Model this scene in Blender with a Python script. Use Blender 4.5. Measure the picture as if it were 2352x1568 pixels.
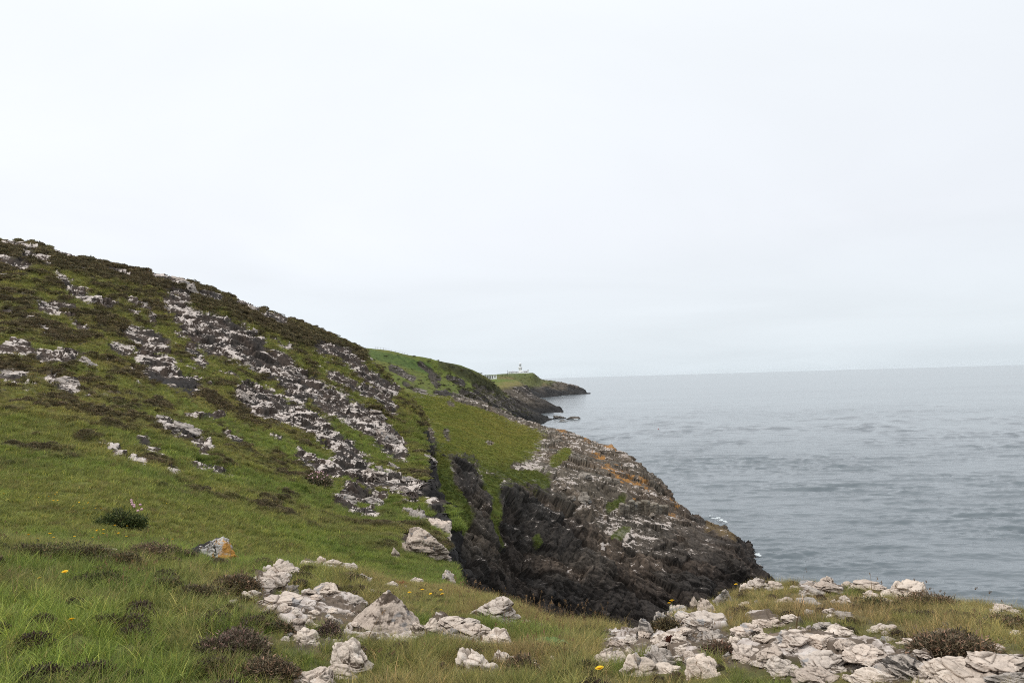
import bpy, bmesh, math, random
import numpy as np
from mathutils import Matrix, Vector, Euler
for o in list(bpy.data.objects): bpy.data.objects.remove(o)
scene = bpy.context.scene
COL = scene.collection
rng = np.random.default_rng(7)
random.seed(7)

# ------------------------------------------------------------------ camera, sky, sun, exposure
EYE = 30.0                                   # metres above the sea
F = 1882.0; CX = 1176.0; CY = 784.0          # focal length and centre, in pixels of a 2352 px wide view
PITCH = math.radians(2.58); ROLL = math.radians(-1.65)
cam = bpy.data.cameras.new('camera'); cam_o = bpy.data.objects.new('camera', cam); COL.objects.link(cam_o)
cam.sensor_width = 36.0; cam.lens = 36.0 * F / 2352.0; cam.clip_start = 0.1; cam.clip_end = 90000
RC = Matrix.Rotation(math.radians(90) + PITCH, 3, 'X') @ Matrix.Rotation(ROLL, 3, 'Z')
cam_o.matrix_world = Matrix.Translation((0, 0, EYE)) @ RC.to_4x4()
scene.camera = cam_o
RCn = np.array(RC)

SUN_EL, SUN_AZ = 56.0, -112.0                 # azimuth from +Y towards +X
sun = bpy.data.lights.new('sun', 'SUN'); sun.energy = 1.5; sun.angle = math.radians(18); sun.color = (1.0, 0.965, 0.92)
sun_o = bpy.data.objects.new('sun', sun); COL.objects.link(sun_o)
_sd = Vector((math.sin(math.radians(SUN_AZ)) * math.cos(math.radians(SUN_EL)), math.cos(math.radians(SUN_AZ)) * math.cos(math.radians(SUN_EL)), math.sin(math.radians(SUN_EL))))
sun_o.rotation_euler = _sd.to_track_quat('Z', 'Y').to_euler()
sun_o.location = (0, 0, 200)

world = bpy.data.worlds.new('World'); scene.world = world; world.use_nodes = True
nt = world.node_tree; nt.nodes.clear()
def N(tree, t, **kw):
    n = tree.nodes.new(t)
    for k, v in kw.items(): setattr(n, k, v)
    return n
def mathn(tree, op, a, b=None, c=None, clamp=False):
    n = N(tree, 'ShaderNodeMath', operation=op, use_clamp=clamp)
    for i, v in enumerate((a, b, c)):
        if v is None: continue
        if isinstance(v, (int, float)): n.inputs[i].default_value = v
        else: tree.links.new(v, n.inputs[i])
    return n.outputs[0]
def mixc(tree, f, a, b, mode='MIX'):
    n = N(tree, 'ShaderNodeMix', data_type='RGBA', blend_type=mode)
    for s, v in ((n.inputs[0], f), (n.inputs[6], a), (n.inputs[7], b)):
        if isinstance(v, (int, float)): s.default_value = v
        elif isinstance(v, tuple): s.default_value = (*v, 1)
        else: tree.links.new(v, s)
    return n.outputs[2]
def ramp(tree, f, stops):
    n = N(tree, 'ShaderNodeValToRGB'); cr = n.color_ramp
    while len(cr.elements) < len(stops): cr.elements.new(0.5)
    for e, (p, c) in zip(cr.elements, stops):
        e.position = p; e.color = (*c, 1) if isinstance(c, tuple) else (c, c, c, 1)
    tree.links.new(f, n.inputs[0]); return n.outputs[0]
def noise(tree, vec, scale, detail=4, rough=0.55, dist=0.0):
    n = N(tree, 'ShaderNodeTexNoise')
    n.inputs['Scale'].default_value = scale; n.inputs['Detail'].default_value = detail
    n.inputs['Roughness'].default_value = rough; n.inputs['Distortion'].default_value = dist
    if vec is not None: tree.links.new(vec, n.inputs['Vector'])
    return n.outputs['Fac']

sky = N(nt, 'ShaderNodeTexSky', sky_type='NISHITA'); sky.sun_disc = False
sky.sun_elevation = math.radians(SUN_EL); sky.sun_rotation = math.radians(SUN_AZ); sky.air_density = 1.0; sky.dust_density = 3.0
tc = N(nt, 'ShaderNodeTexCoord'); sep = N(nt, 'ShaderNodeSeparateXYZ'); nt.links.new(tc.outputs['Generated'], sep.inputs[0])
zz = mathn(nt, 'MAXIMUM', sep.outputs['Z'], 0.0)
cloud = ramp(nt, zz, [(0.0, (8.0, 8.8, 9.35)), (0.05, (8.5, 9.15, 9.7)), (0.17, (9.5, 9.85, 10.4)), (0.38, (9.7, 10.1, 10.5)), (1.0, (13.0, 13.4, 13.6))])
# thin uneven cloud sheet: noise over the plane of the cloud base
den = mathn(nt, 'ADD', zz, 0.12)
cmb = N(nt, 'ShaderNodeCombineXYZ')
nt.links.new(mathn(nt, 'DIVIDE', sep.outputs['X'], den), cmb.inputs[0]); nt.links.new(mathn(nt, 'DIVIDE', sep.outputs['Y'], den), cmb.inputs[1])
cn = noise(nt, cmb.outputs[0], 0.55, 6, 0.5, 0.6)
cfac = ramp(nt, cn, [(0.3, 0.95), (0.7, 1.035)])
cloud2 = mixc(nt, 1.0, cloud, cfac, 'MULTIPLY')
# a little more blue clear sky shows through towards the right (east)
bx = mathn(nt, 'MULTIPLY_ADD', sep.outputs['X'], 0.10, 0.05, True)
skyc = mixc(nt, bx, cloud2, sky.outputs[0])
bg = N(nt, 'ShaderNodeBackground'); bg.inputs['Strength'].default_value = 0.1
nt.links.new(skyc, bg.inputs['Color'])
wo = N(nt, 'ShaderNodeOutputWorld'); nt.links.new(bg.outputs[0], wo.inputs['Surface'])

vs = scene.view_settings
vs.view_transform = 'Standard'; vs.look = 'None'; vs.exposure = 0.0; vs.gamma = 1.0; vs.use_curve_mapping = False
scene.cycles.use_denoising = False; scene.cycles.filter_width = 1.0; scene.cycles.volume_bounces = 0; scene.cycles.max_bounces = 6; scene.cycles.diffuse_bounces = 3; scene.cycles.glossy_bounces = 3; scene.cycles.transparent_max_bounces = 8

# ------------------------------------------------------------------ helpers
def ray(px, py):
    px = np.asarray(px, float); py = np.asarray(py, float)
    c = np.stack([(px - CX) / F, (CY - py) / F, -np.ones_like(px)], -1)
    return c @ RCn.T
def th_e(px, py):
    d = ray(px, py); h = np.hypot(d[..., 0], d[..., 1])
    return np.arctan2(d[..., 0], d[..., 1]), d[..., 2] / h
def proj(co):
    v = (co - np.array([0, 0, EYE])) @ RCn
    w = np.maximum(-v[:, 2], 1e-3)
    return CX + F * v[:, 0] / w, CY - F * v[:, 1] / w
def pchip(x, y, xq):
    x = np.asarray(x, float); y = np.asarray(y, float)
    sh = (-1,) + (1,) * (y.ndim - 1)
    h = np.diff(x); dl = np.diff(y, axis=0) / h.reshape(sh)
    m = np.zeros_like(y)
    if len(x) > 2:
        w1 = (2 * h[1:] + h[:-1]).reshape(sh); w2 = (h[1:] + 2 * h[:-1]).reshape(sh)
        a, b = dl[:-1], dl[1:]
        ok = a * b > 0
        with np.errstate(divide='ignore', invalid='ignore'):
            mm = (w1 + w2) / (w1 / a + w2 / b)
        m[1:-1] = np.where(ok, mm, 0)
    m[0] = dl[0]; m[-1] = dl[-1]
    xq = np.clip(xq, x[0], x[-1])
    i = np.clip(np.searchsorted(x, xq, 'right') - 1, 0, len(x) - 2)
    shq = (-1,) + (1,) * (y.ndim - 1)
    t = ((xq - x[i]) / h[i]).reshape(shq); hh = h[i].reshape(shq)
    return (2*t**3 - 3*t**2 + 1) * y[i] + (t**3 - 2*t**2 + t) * hh * m[i] + (-2*t**3 + 3*t**2) * y[i+1] + (t**3 - t**2) * hh * m[i+1]
def sstep(a, b, x):
    t = np.clip((x - a) / (b - a), 0, 1); return t * t * (3 - 2 * t)
def lerp(a, b, t): return a + (b - a) * t

def gn_fields(co, specs):
    """specs: (kind, scale, detail, rough, offset) ; kind noise / cell / edge. Evaluates Blender's own textures on points."""
    me = bpy.data.meshes.new('tmp'); me.vertices.add(len(co)); me.vertices.foreach_set('co', np.ascontiguousarray(co, np.float32).ravel())
    ob = bpy.data.objects.new('tmp', me); COL.objects.link(ob)
    ng = bpy.data.node_groups.new('tmp', 'GeometryNodeTree')
    ng.interface.new_socket('Geometry', in_out='INPUT', socket_type='NodeSocketGeometry')
    ng.interface.new_socket('Geometry', in_out='OUTPUT', socket_type='NodeSocketGeometry')
    gi = ng.nodes.new('NodeGroupInput'); go = ng.nodes.new('NodeGroupOutput'); pos = ng.nodes.new('GeometryNodeInputPosition')
    cur = gi.outputs[0]
    for k, (kind, sc, det, ro, off) in enumerate(specs):
        ad = ng.nodes.new('ShaderNodeVectorMath'); ad.operation = 'ADD'; ad.inputs[1].default_value = (off, off * 1.7 + 3.1, off * 0.6 - 5.3)
        ng.links.new(pos.outputs[0], ad.inputs[0])
        if kind == 'noise':
            t = ng.nodes.new('ShaderNodeTexNoise'); t.inputs['Scale'].default_value = sc; t.inputs['Detail'].default_value = det; t.inputs['Roughness'].default_value = ro
            out = t.outputs['Fac']
        else:
            t = ng.nodes.new('ShaderNodeTexVoronoi'); t.feature = 'DISTANCE_TO_EDGE' if kind == 'edge' else 'F1'
            t.inputs['Scale'].default_value = sc
            out = t.outputs['Distance'] if kind == 'edge' else t.outputs['Color']
        ng.links.new(ad.outputs[0], t.inputs['Vector'])
        if kind == 'facet':      # every cell is a plane of its own tilt
            a1 = ng.nodes.new('ShaderNodeVectorMath'); a1.operation = 'SUBTRACT'; ng.links.new(out, a1.inputs[0]); a1.inputs[1].default_value = (0.5, 0.5, 0.5)
            a2 = ng.nodes.new('ShaderNodeVectorMath'); a2.operation = 'SUBTRACT'; ng.links.new(ad.outputs[0], a2.inputs[0]); ng.links.new(t.outputs['Position'], a2.inputs[1])
            a3 = ng.nodes.new('ShaderNodeVectorMath'); a3.operation = 'DOT_PRODUCT'; ng.links.new(a1.outputs[0], a3.inputs[0]); ng.links.new(a2.outputs[0], a3.inputs[1]); out = a3.outputs['Value']
        if kind == 'cell':
            sp = ng.nodes.new('ShaderNodeSeparateXYZ'); ng.links.new(out, sp.inputs[0]); out = sp.outputs[0]
        st = ng.nodes.new('GeometryNodeStoreNamedAttribute'); st.data_type = 'FLOAT'; st.domain = 'POINT'; st.inputs['Name'].default_value = 'f%d' % k
        ng.links.new(cur, st.inputs['Geometry']); ng.links.new(out, st.inputs['Value']); cur = st.outputs[0]
    ng.links.new(cur, go.inputs[0])
    md = ob.modifiers.new('g', 'NODES'); md.node_group = ng
    ev = ob.evaluated_get(bpy.context.evaluated_depsgraph_get()); em = ev.data
    res = []
    for k in range(len(specs)):
        a = np.zeros(len(co), np.float32); em.attributes['f%d' % k].data.foreach_get('value', a); res.append(a.astype(float))
    bpy.data.objects.remove(ob); bpy.data.meshes.remove(me); bpy.data.node_groups.remove(ng)
    return res

def mesh_np(name, co, quads, smooth=True):
    me = bpy.data.meshes.new(name)
    co = np.ascontiguousarray(co, np.float32); quads = np.ascontiguousarray(quads, np.int32)
    k = quads.shape[1]
    me.vertices.add(len(co)); me.vertices.foreach_set('co', co.ravel())
    me.loops.add(quads.size); me.loops.foreach_set('vertex_index', quads.ravel())
    me.polygons.add(len(quads)); me.polygons.foreach_set('loop_start', np.arange(0, quads.size, k, dtype=np.int32))
    me.polygons.foreach_set('use_smooth', np.full(len(quads), smooth))
    me.update(calc_edges=True); me.validate()
    return me
def set_attr(me, name, arr):
    arr = np.asarray(arr)
    if arr.ndim == 2:
        a = me.attributes.new(name, 'FLOAT_COLOR', 'POINT')
        full = np.ones((len(arr), 4), np.float32); full[:, :3] = arr; a.data.foreach_set('color', full.ravel())
    else:
        a = me.attributes.new(name, 'FLOAT', 'POINT'); a.data.foreach_set('value', arr.astype(np.float32))
def link(name, me, mat=None, parent=None, loc=None):
    o = bpy.data.objects.new(name, me); COL.objects.link(o)
    if mat is not None and me is not None and len(me.materials) == 0: me.materials.append(mat)
    if parent is not None: o.parent = parent
    if loc is not None: o.location = loc
    return o
def tag(o, label=None, cat=None, group=None, kind=None):
    for k, v in (('label', label), ('category', cat), ('group', group), ('kind', kind)):
        if v: o[k] = v
    return o
def copy_tree(o, parent=None):
    c = o.copy(); COL.objects.link(c)
    if parent is not None: c.parent = parent
    for ch in [x for x in o.children]: copy_tree(ch, c)
    return c
def grid_quads(nr, nc):
    i = np.arange(nr * nc).reshape(nr, nc)
    return np.stack([i[:-1, :-1], i[:-1, 1:], i[1:, 1:], i[1:, :-1]], -1).reshape(-1, 4)
def grid_normals(co, nr, nc):
    g = co.reshape(nr, nc, 3)
    n = np.cross(np.gradient(g, axis=1), np.gradient(g, axis=0))
    n /= np.linalg.norm(n, axis=-1, keepdims=True) + 1e-12
    n[n[..., 2] < 0] *= -1
    return n.reshape(-1, 3)

class Land:
    """A piece of ground lofted through contour lines. Each line is a list of (px, py, distance) or ('z', px, height, distance)."""
    def __init__(self, lines, x0, x1, nc, nr, wl=0.15):
        t0, t1 = float(th_e(x0, 868)[0]), float(th_e(x1, 868)[0])
        self.th = np.linspace(t0, t1, nc); E = []; L = []
        for ln in lines:
            t = []; e = []; r = []
            for p in ln:
                if p[0] == 'z':
                    tt = float(th_e(p[1], 868)[0]); ee = (p[2] - EYE) / p[3]; rr = p[3]
                else:
                    tt, ee = (float(v) for v in th_e(p[0], p[1])); rr = p[2]
                t.append(tt); e.append(ee); r.append(math.log(rr))
            k = np.argsort(t); t = np.array(t)[k]
            if len(t) == 1: t = np.array([t[0], t[0] + 1]); k = [0, 0]
            E.append(pchip(t, np.array(e)[k], self.th)); L.append(pchip(t, np.array(r)[k], self.th))
        E = np.array(E); L = np.maximum.accumulate(np.array(L) + np.arange(len(lines))[:, None] * 1e-4, 0)
        K = len(lines); s = np.linspace(0, K - 1, (K - 1) * 40 + 1)
        Ed = pchip(np.arange(K), E, s); Ld = pchip(np.arange(K), L, s)
        ds = np.sqrt(np.diff(Ed, axis=0)**2 + (wl * np.diff(Ld, axis=0))**2)
        cum = np.concatenate([np.zeros((1, nc)), np.cumsum(ds, 0)]); cum /= cum[-1]
        # neighbouring columns share a softened row spacing
        ker = np.exp(-np.linspace(-2, 2, 41)**2); ker /= ker.sum()
        pad = np.pad(cum, ((0, 0), (20, 20)), mode='edge')
        cum = np.apply_along_axis(lambda v: np.convolve(v, ker, 'valid'), 1, pad)
        q = np.linspace(0, 1, nr)
        self.r = np.empty((nr, nc)); self.e = np.empty((nr, nc))
        for j in range(nc):
            self.r[:, j] = np.interp(q, cum[:, j], Ld[:, j]); self.e[:, j] = np.interp(q, cum[:, j], Ed[:, j])
        self.r = np.exp(self.r); self.nr, self.nc = nr, nc
        T = np.broadcast_to(self.th, (nr, nc))
        self.co = np.stack([self.r * np.sin(T), self.r * np.cos(T), EYE + self.e * self.r], -1).reshape(-1, 3)
    def finish(self, co):
        self.co = co; g = co.reshape(self.nr, self.nc, 3)
        rr = np.hypot(g[..., 0], g[..., 1]); self.R = rr; self.E = (g[..., 2] - EYE) / rr
        self.n = grid_normals(co, self.nr, self.nc)
        dx = np.linalg.norm(np.gradient(g, axis=1), axis=-1); dy = np.linalg.norm(np.gradient(g, axis=0), axis=-1)
        self.area = (dx * dy).ravel()
    def hit(self, px, py, rmin=1.5, rmax=1e9):
        """ground point seen at a pixel"""
        t, e = (float(v) for v in th_e(px, py))
        j = int(np.clip(round((t - self.th[0]) / (self.th[1] - self.th[0])), 0, self.nc - 1))
        R = self.R[:, j]; E = self.E[:, j]
        ok = (R > rmin) & (R < rmax)
        idx = np.nonzero(ok & (E >= e))[0]
        i = idx[0] if len(idx) else (np.nonzero(ok)[0][np.argmax(E[ok])])
        p = self.co.reshape(self.nr, self.nc, 3)[i, j]
        return Vector(p), float(R[i])
def strokes_mask(px, py, strokes, soft=0.5):
    m = np.zeros(len(px))
    for pts, rad in strokes:
        pts = np.array(pts, float)
        lo = pts.min(0) - rad * 2; hi = pts.max(0) + rad * 2
        k = np.nonzero((px > lo[0]) & (px < hi[0]) & (py > lo[1]) & (py < hi[1]))[0]
        if not len(k): continue
        P = np.stack([px[k], py[k]], -1); d = np.full(len(k), 1e9)
        for a, b in zip(pts[:-1], pts[1:]):
            ab = b - a; t = np.clip(((P - a) @ ab) / max(ab @ ab, 1e-9), 0, 1)
            d = np.minimum(d, np.linalg.norm(P - a - t[:, None] * ab, axis=1))
        m[k] = np.maximum(m[k], np.clip(1.25 - d / rad * 0.75, 0, 1))
    return m
def poly_sd(px, py, poly):
    """signed distance in pixels, positive inside"""
    P = np.stack([px, py], -1); poly = np.array(poly, float); d = np.full(len(px), 1e9); ins = np.zeros(len(px), bool)
    for a, b in zip(poly, np.roll(poly, -1, 0)):
        ab = b - a; t = np.clip(((P - a) @ ab) / max(ab @ ab, 1e-9), 0, 1)
        d = np.minimum(d, np.linalg.norm(P - a - t[:, None] * ab, axis=1))
        c = (a[1] > py) != (b[1] > py)
        with np.errstate(divide='ignore', invalid='ignore'):
            xi = a[0] + (py - a[1]) / (b[1] - a[1] + 1e-12) * ab[0]
        ins ^= c & (px < xi)
    return np.where(ins, d, -d)
# ------------------------------------------------------------------ materials
def new_mat(name):
    m = bpy.data.materials.new(name); m.use_nodes = True; t = m.node_tree; t.nodes.clear()
    out = N(t, 'ShaderNodeOutputMaterial'); return m, t, out
def attr(t, name, typ='GEOMETRY', sock='Fac'):
    n = N(t, 'ShaderNodeAttribute', attribute_name=name, attribute_type=typ); return n.outputs[sock]
def bsdf(t, out, col, rough=0.8, spec=0.25, bump=None, bstr=0.5, bdist=0.02):
    b = N(t, 'ShaderNodeBsdfPrincipled')
    if isinstance(col, tuple): b.inputs['Base Color'].default_value = (*col, 1)
    else: t.links.new(col, b.inputs['Base Color'])
    if isinstance(rough, float): b.inputs['Roughness'].default_value = rough
    else: t.links.new(rough, b.inputs['Roughness'])
    b.inputs['Specular IOR Level'].default_value = spec
    if bump is not None:
        bn = N(t, 'ShaderNodeBump'); bn.inputs['Strength'].default_value = bstr; bn.inputs['Distance'].default_value = bdist
        t.links.new(bump, bn.inputs['Height']); t.links.new(bn.outputs[0], b.inputs['Normal'])
    t.links.new(b.outputs[0], out.inputs['Surface']); return b

def ground_material(name, fine, rockscale, bd, crust_k=1.0, dip=30.0, edge=(0.52, 0.62)):
    """ground and bedrock: albedo from the 'col' attribute, broken up by noise; lichen crust on rock"""
    m, t, out = new_mat(name)
    pos = N(t, 'ShaderNodeNewGeometry').outputs['Position']
    col = attr(t, 'col', sock='Color'); rock = attr(t, 'rock'); lich = attr(t, 'lich')
    n1 = noise(t, pos, fine, 6, 0.65); n2 = noise(t, pos, rockscale, 8, 0.7, 0.3)
    vegv = ramp(t, n1, [(0.25, (0.50, 0.50, 0.52)), (0.5, (1.0, 1.0, 1.0)), (0.75, (1.6, 1.48, 1.25))])
    veg = mixc(t, 1.0, col, vegv, 'MULTIPLY')
    rockv = ramp(t, n2, [(0.3, (0.55, 0.53, 0.53)), (0.5, (1.0, 1.0, 1.0)), (0.72, (1.55, 1.5, 1.42))])
    rk = mixc(t, 1.0, col, rockv, 'MULTIPLY')
    mpd = N(t, 'ShaderNodeMapping'); mpd.inputs['Rotation'].default_value = (0.25, math.radians(dip), 0.2); mpd.inputs['Scale'].default_value = (0.55, 0.8, 1.7); t.links.new(pos, mpd.inputs['Vector'])
    crust_n = noise(t, mpd.outputs[0], rockscale * 0.8, 9, 0.72, 0.5)
    lm = mathn(t, 'ADD', crust_n, mathn(t, 'MULTIPLY', mathn(t, 'SUBTRACT', lich, 0.5), 0.55))
    lmask = ramp(t, lm, [(edge[0], 0.0), (edge[1], 1.0)])
    crust = ramp(t, noise(t, pos, rockscale * 2.2, 4, 0.6), [(p_, tuple(x * crust_k for x in c_)) for p_, c_ in ((0.3, (0.36, 0.30, 0.265)), (0.5, (0.56, 0.485, 0.435)), (0.75, (0.72, 0.66, 0.61)))])
    rk = mixc(t, lmask, rk, crust)
    base = mixc(t, rock, veg, rk)
    h = mathn(t, 'ADD', mathn(t, 'MULTIPLY', n1, 0.6), mathn(t, 'MULTIPLY', n2, 1.0))
    bsdf(t, out, base, 0.92, 0.15, h, 0.8, bd)
    return m

def rock_material(name, dark, pale, white, cover=0.0, orange=0.0, black=0.0, scale=1.0):
    m, t, out = new_mat(name)
    tcn = N(t, 'ShaderNodeTexCoord'); oi = N(t, 'ShaderNodeObjectInfo')
    ofs = N(t, 'ShaderNodeVectorMath', operation='SCALE'); ofs.inputs[0].default_value = (37, 17, 53); t.links.new(oi.outputs['Random'], ofs.inputs['Scale'])
    v = N(t, 'ShaderNodeVectorMath', operation='ADD'); t.links.new(tcn.outputs['Object'], v.inputs[0]); t.links.new(ofs.outputs[0], v.inputs[1]); v = v.outputs[0]
    s = scale
    geo = N(t, 'ShaderNodeNewGeometry'); sp = N(t, 'ShaderNodeSeparateXYZ'); t.links.new(geo.outputs['Normal'], sp.inputs[0])
    # bedding: stretched noise gives the dark thin seams
    mp = N(t, 'ShaderNodeMapping'); mp.inputs['Rotation'].default_value = (0.5, 0.55, 0.3); mp.inputs['Scale'].default_value = (2.2, 2.2, 11.0); t.links.new(v, mp.inputs['Vector'])
    seam = noise(t, mp.outputs[0], 1.6 * s, 7, 0.62, 0.4)
    big = noise(t, v, 2.6 * s, 6, 0.6, 0.2); mid = noise(t, v, 9 * s, 8, 0.68, 0.4); fine = noise(t, v, 38 * s, 6, 0.7)
    dk = mixc(t, fine, tuple(c * 0.6 for c in dark), tuple(c * 1.6 for c in dark))
    pl = ramp(t, mid, [(0.28, tuple(c * 0.70 for c in pale)), (0.46, pale), (0.60, tuple(min(1, c * 1.1) for c in pale)), (0.70, white)])
    spk = ramp(t, fine, [(0.30, 0.72), (0.48, 1.0), (0.72, 1.12)])
    pl = mixc(t, 1.0, pl, spk, 'MULTIPLY')
    f = mathn(t, 'MULTIPLY_ADD', seam, 1.15, mathn(t, 'MULTIPLY', big, 0.45))
    f = mathn(t, 'ADD', f, mathn(t, 'MULTIPLY', mathn(t, 'SUBTRACT', mid, 0.5), 0.55))
    f = mathn(t, 'ADD', f, mathn(t, 'MULTIPLY', sp.outputs['Z'], 0.13))
    lm = ramp(t, f, [(0.69 - cover, 0.0), (0.755 - cover, 1.0)])
    crk = attr(t, 'crk'); lm = mathn(t, 'MULTIPLY', lm, mathn(t, 'SUBTRACT', 1.0, mathn(t, 'MULTIPLY', crk, 0.85, None, True)))
    c = mixc(t, lm, dk, pl)
    grey = ramp(t, noise(t, v, 4.2 * s, 5, 0.6, 0.8), [(0.60, 0.0), (0.64, 0.75)])
    c = mixc(t, grey, c, tuple(x * 0.62 for x in (pale[2], pale[2], pale[2] * 1.04)))
    if orange > 0:       # black crust on one side, an orange lichen crust on the other
        sx = N(t, 'ShaderNodeSeparateXYZ'); t.links.new(tcn.outputs['Object'], sx.inputs[0])
        bl = ramp(t, mathn(t, 'MULTIPLY_ADD', sx.outputs['X'], -0.95, noise(t, v, 7.0 * s, 6, 0.65, 0.6)), [(0.50, 0.0), (0.56, 1.0)]); c = mixc(t, bl, c, (0.035, 0.032, 0.031))
        og = ramp(t, mathn(t, 'MULTIPLY_ADD', sx.outputs['X'], 1.1, noise(t, v, 8.0 * s, 7, 0.7, 0.5)), [(0.575, 0.0), (0.66, 0.9)]); c = mixc(t, og, c, mixc(t, fine, (0.32, 0.13, 0.012), (0.58, 0.29, 0.03)))
    c = mixc(t, 1.0, c, ramp(t, oi.outputs['Random'], [(0.0, (0.78, 0.75, 0.72)), (0.35, (1.0, 0.98, 0.95)), (0.7, (0.92, 0.93, 0.93)), (1.0, (1.08, 1.04, 1.0))]), 'MULTIPLY')
    h = mathn(t, 'ADD', mathn(t, 'MULTIPLY', seam, 1.5), mathn(t, 'ADD', mathn(t, 'MULTIPLY', mid, 0.9), mathn(t, 'MULTIPLY', fine, 0.25)))
    bsdf(t, out, c, 0.9, 0.2, h, 0.55, 0.03 / s)
    return m

def plant_material(name, translucent=0.3, src='INSTANCER', rough=0.6, colour=None):
    m, t, out = new_mat(name)
    col = attr(t, 'tcol', src, 'Color') if colour is None else None
    bv = attr(t, 'bv'); tip = attr(t, 'tip')
    vv = ramp(t, bv, [(0.0, (0.55, 0.6, 0.55)), (0.45, (1.0, 1.0, 1.0)), (0.78, (1.3, 1.2, 1.05)), (0.92, (1.9, 1.5, 1.5)), (1.0, (2.6, 2.0, 2.0))])
    base = mixc(t, 1.0, col if colour is None else colour, vv, 'MULTIPLY')
    base = mixc(t, mathn(t, 'MULTIPLY', mathn(t, 'POWER', tip, 3.0), 0.22), base, (0.24, 0.19, 0.09))
    d = N(t, 'ShaderNodeBsdfPrincipled'); d.inputs['Roughness'].default_value = rough; d.inputs['Specular IOR Level'].default_value = 0.2
    tr = N(t, 'ShaderNodeBsdfTranslucent'); mx = N(t, 'ShaderNodeMixShader'); mx.inputs[0].default_value = translucent
    t.links.new(base, d.inputs['Base Color']); t.links.new(base, tr.inputs['Color'])
    t.links.new(d.outputs[0], mx.inputs[1]); t.links.new(tr.outputs[0], mx.inputs[2]); t.links.new(mx.outputs[0], out.inputs['Surface'])
    return m
def plain(name, col, rough=0.6, spec=0.3, var=0.12, scale=3.0):
    m, t, out = new_mat(name)
    pos = N(t, 'ShaderNodeNewGeometry').outputs['Position']
    n = noise(t, pos, scale, 5, 0.6)
    c = mixc(t, n, tuple(x * (1 - var) for x in col), tuple(min(1, x * (1 + var)) for x in col))
    bsdf(t, out, c, rough, spec); return m

M_near = ground_material('turf_and_bedrock', 14.0, 5.0, 0.03, 0.98, 30.0, (0.54, 0.59))
M_mid = ground_material('headland_ground', 2.4, 3.0, 0.09, 0.80, -24, (0.56, 0.60))
M_far = ground_material('distant_ground', 0.45, 0.40, 0.6, 0.5, -20)
M_rock = rock_material('lichen_rock', (0.115, 0.088, 0.070), (0.56, 0.475, 0.41), (0.74, 0.685, 0.63), -0.02)
M_rockgrey = rock_material('grey_rock', (0.10, 0.09, 0.083), (0.42, 0.37, 0.33), (0.60, 0.555, 0.52), -0.04)
M_rockpale = rock_material('pale_rock', (0.15, 0.115, 0.09), (0.62, 0.53, 0.455), (0.78, 0.725, 0.67), 0.045)
M_rockorange = rock_material('orange_lichen_rock', (0.06, 0.055, 0.052), (0.46, 0.43, 0.40), (0.68, 0.66, 0.63), -0.02, 0.12, 0.05)
M_rockhill = rock_material('hillside_rock', (0.060, 0.048, 0.042), (0.41, 0.36, 0.325), (0.56, 0.52, 0.48), -0.06, 0, 0, 0.5)
M_rockblock = rock_material('weathered_block', (0.11, 0.09, 0.072), (0.27, 0.235, 0.20), (0.45, 0.41, 0.37), -0.06, 0, 0, 0.35)
M_rockdark = rock_material('dark_sea_rock', (0.030, 0.027, 0.025), (0.17, 0.155, 0.14), (0.35, 0.33, 0.31), -0.10, 0, 0, 0.3)
M_grass = plant_material('grass_blades', 0.3)
M_heath = plant_material('heather_tufts', 0.1)

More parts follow.
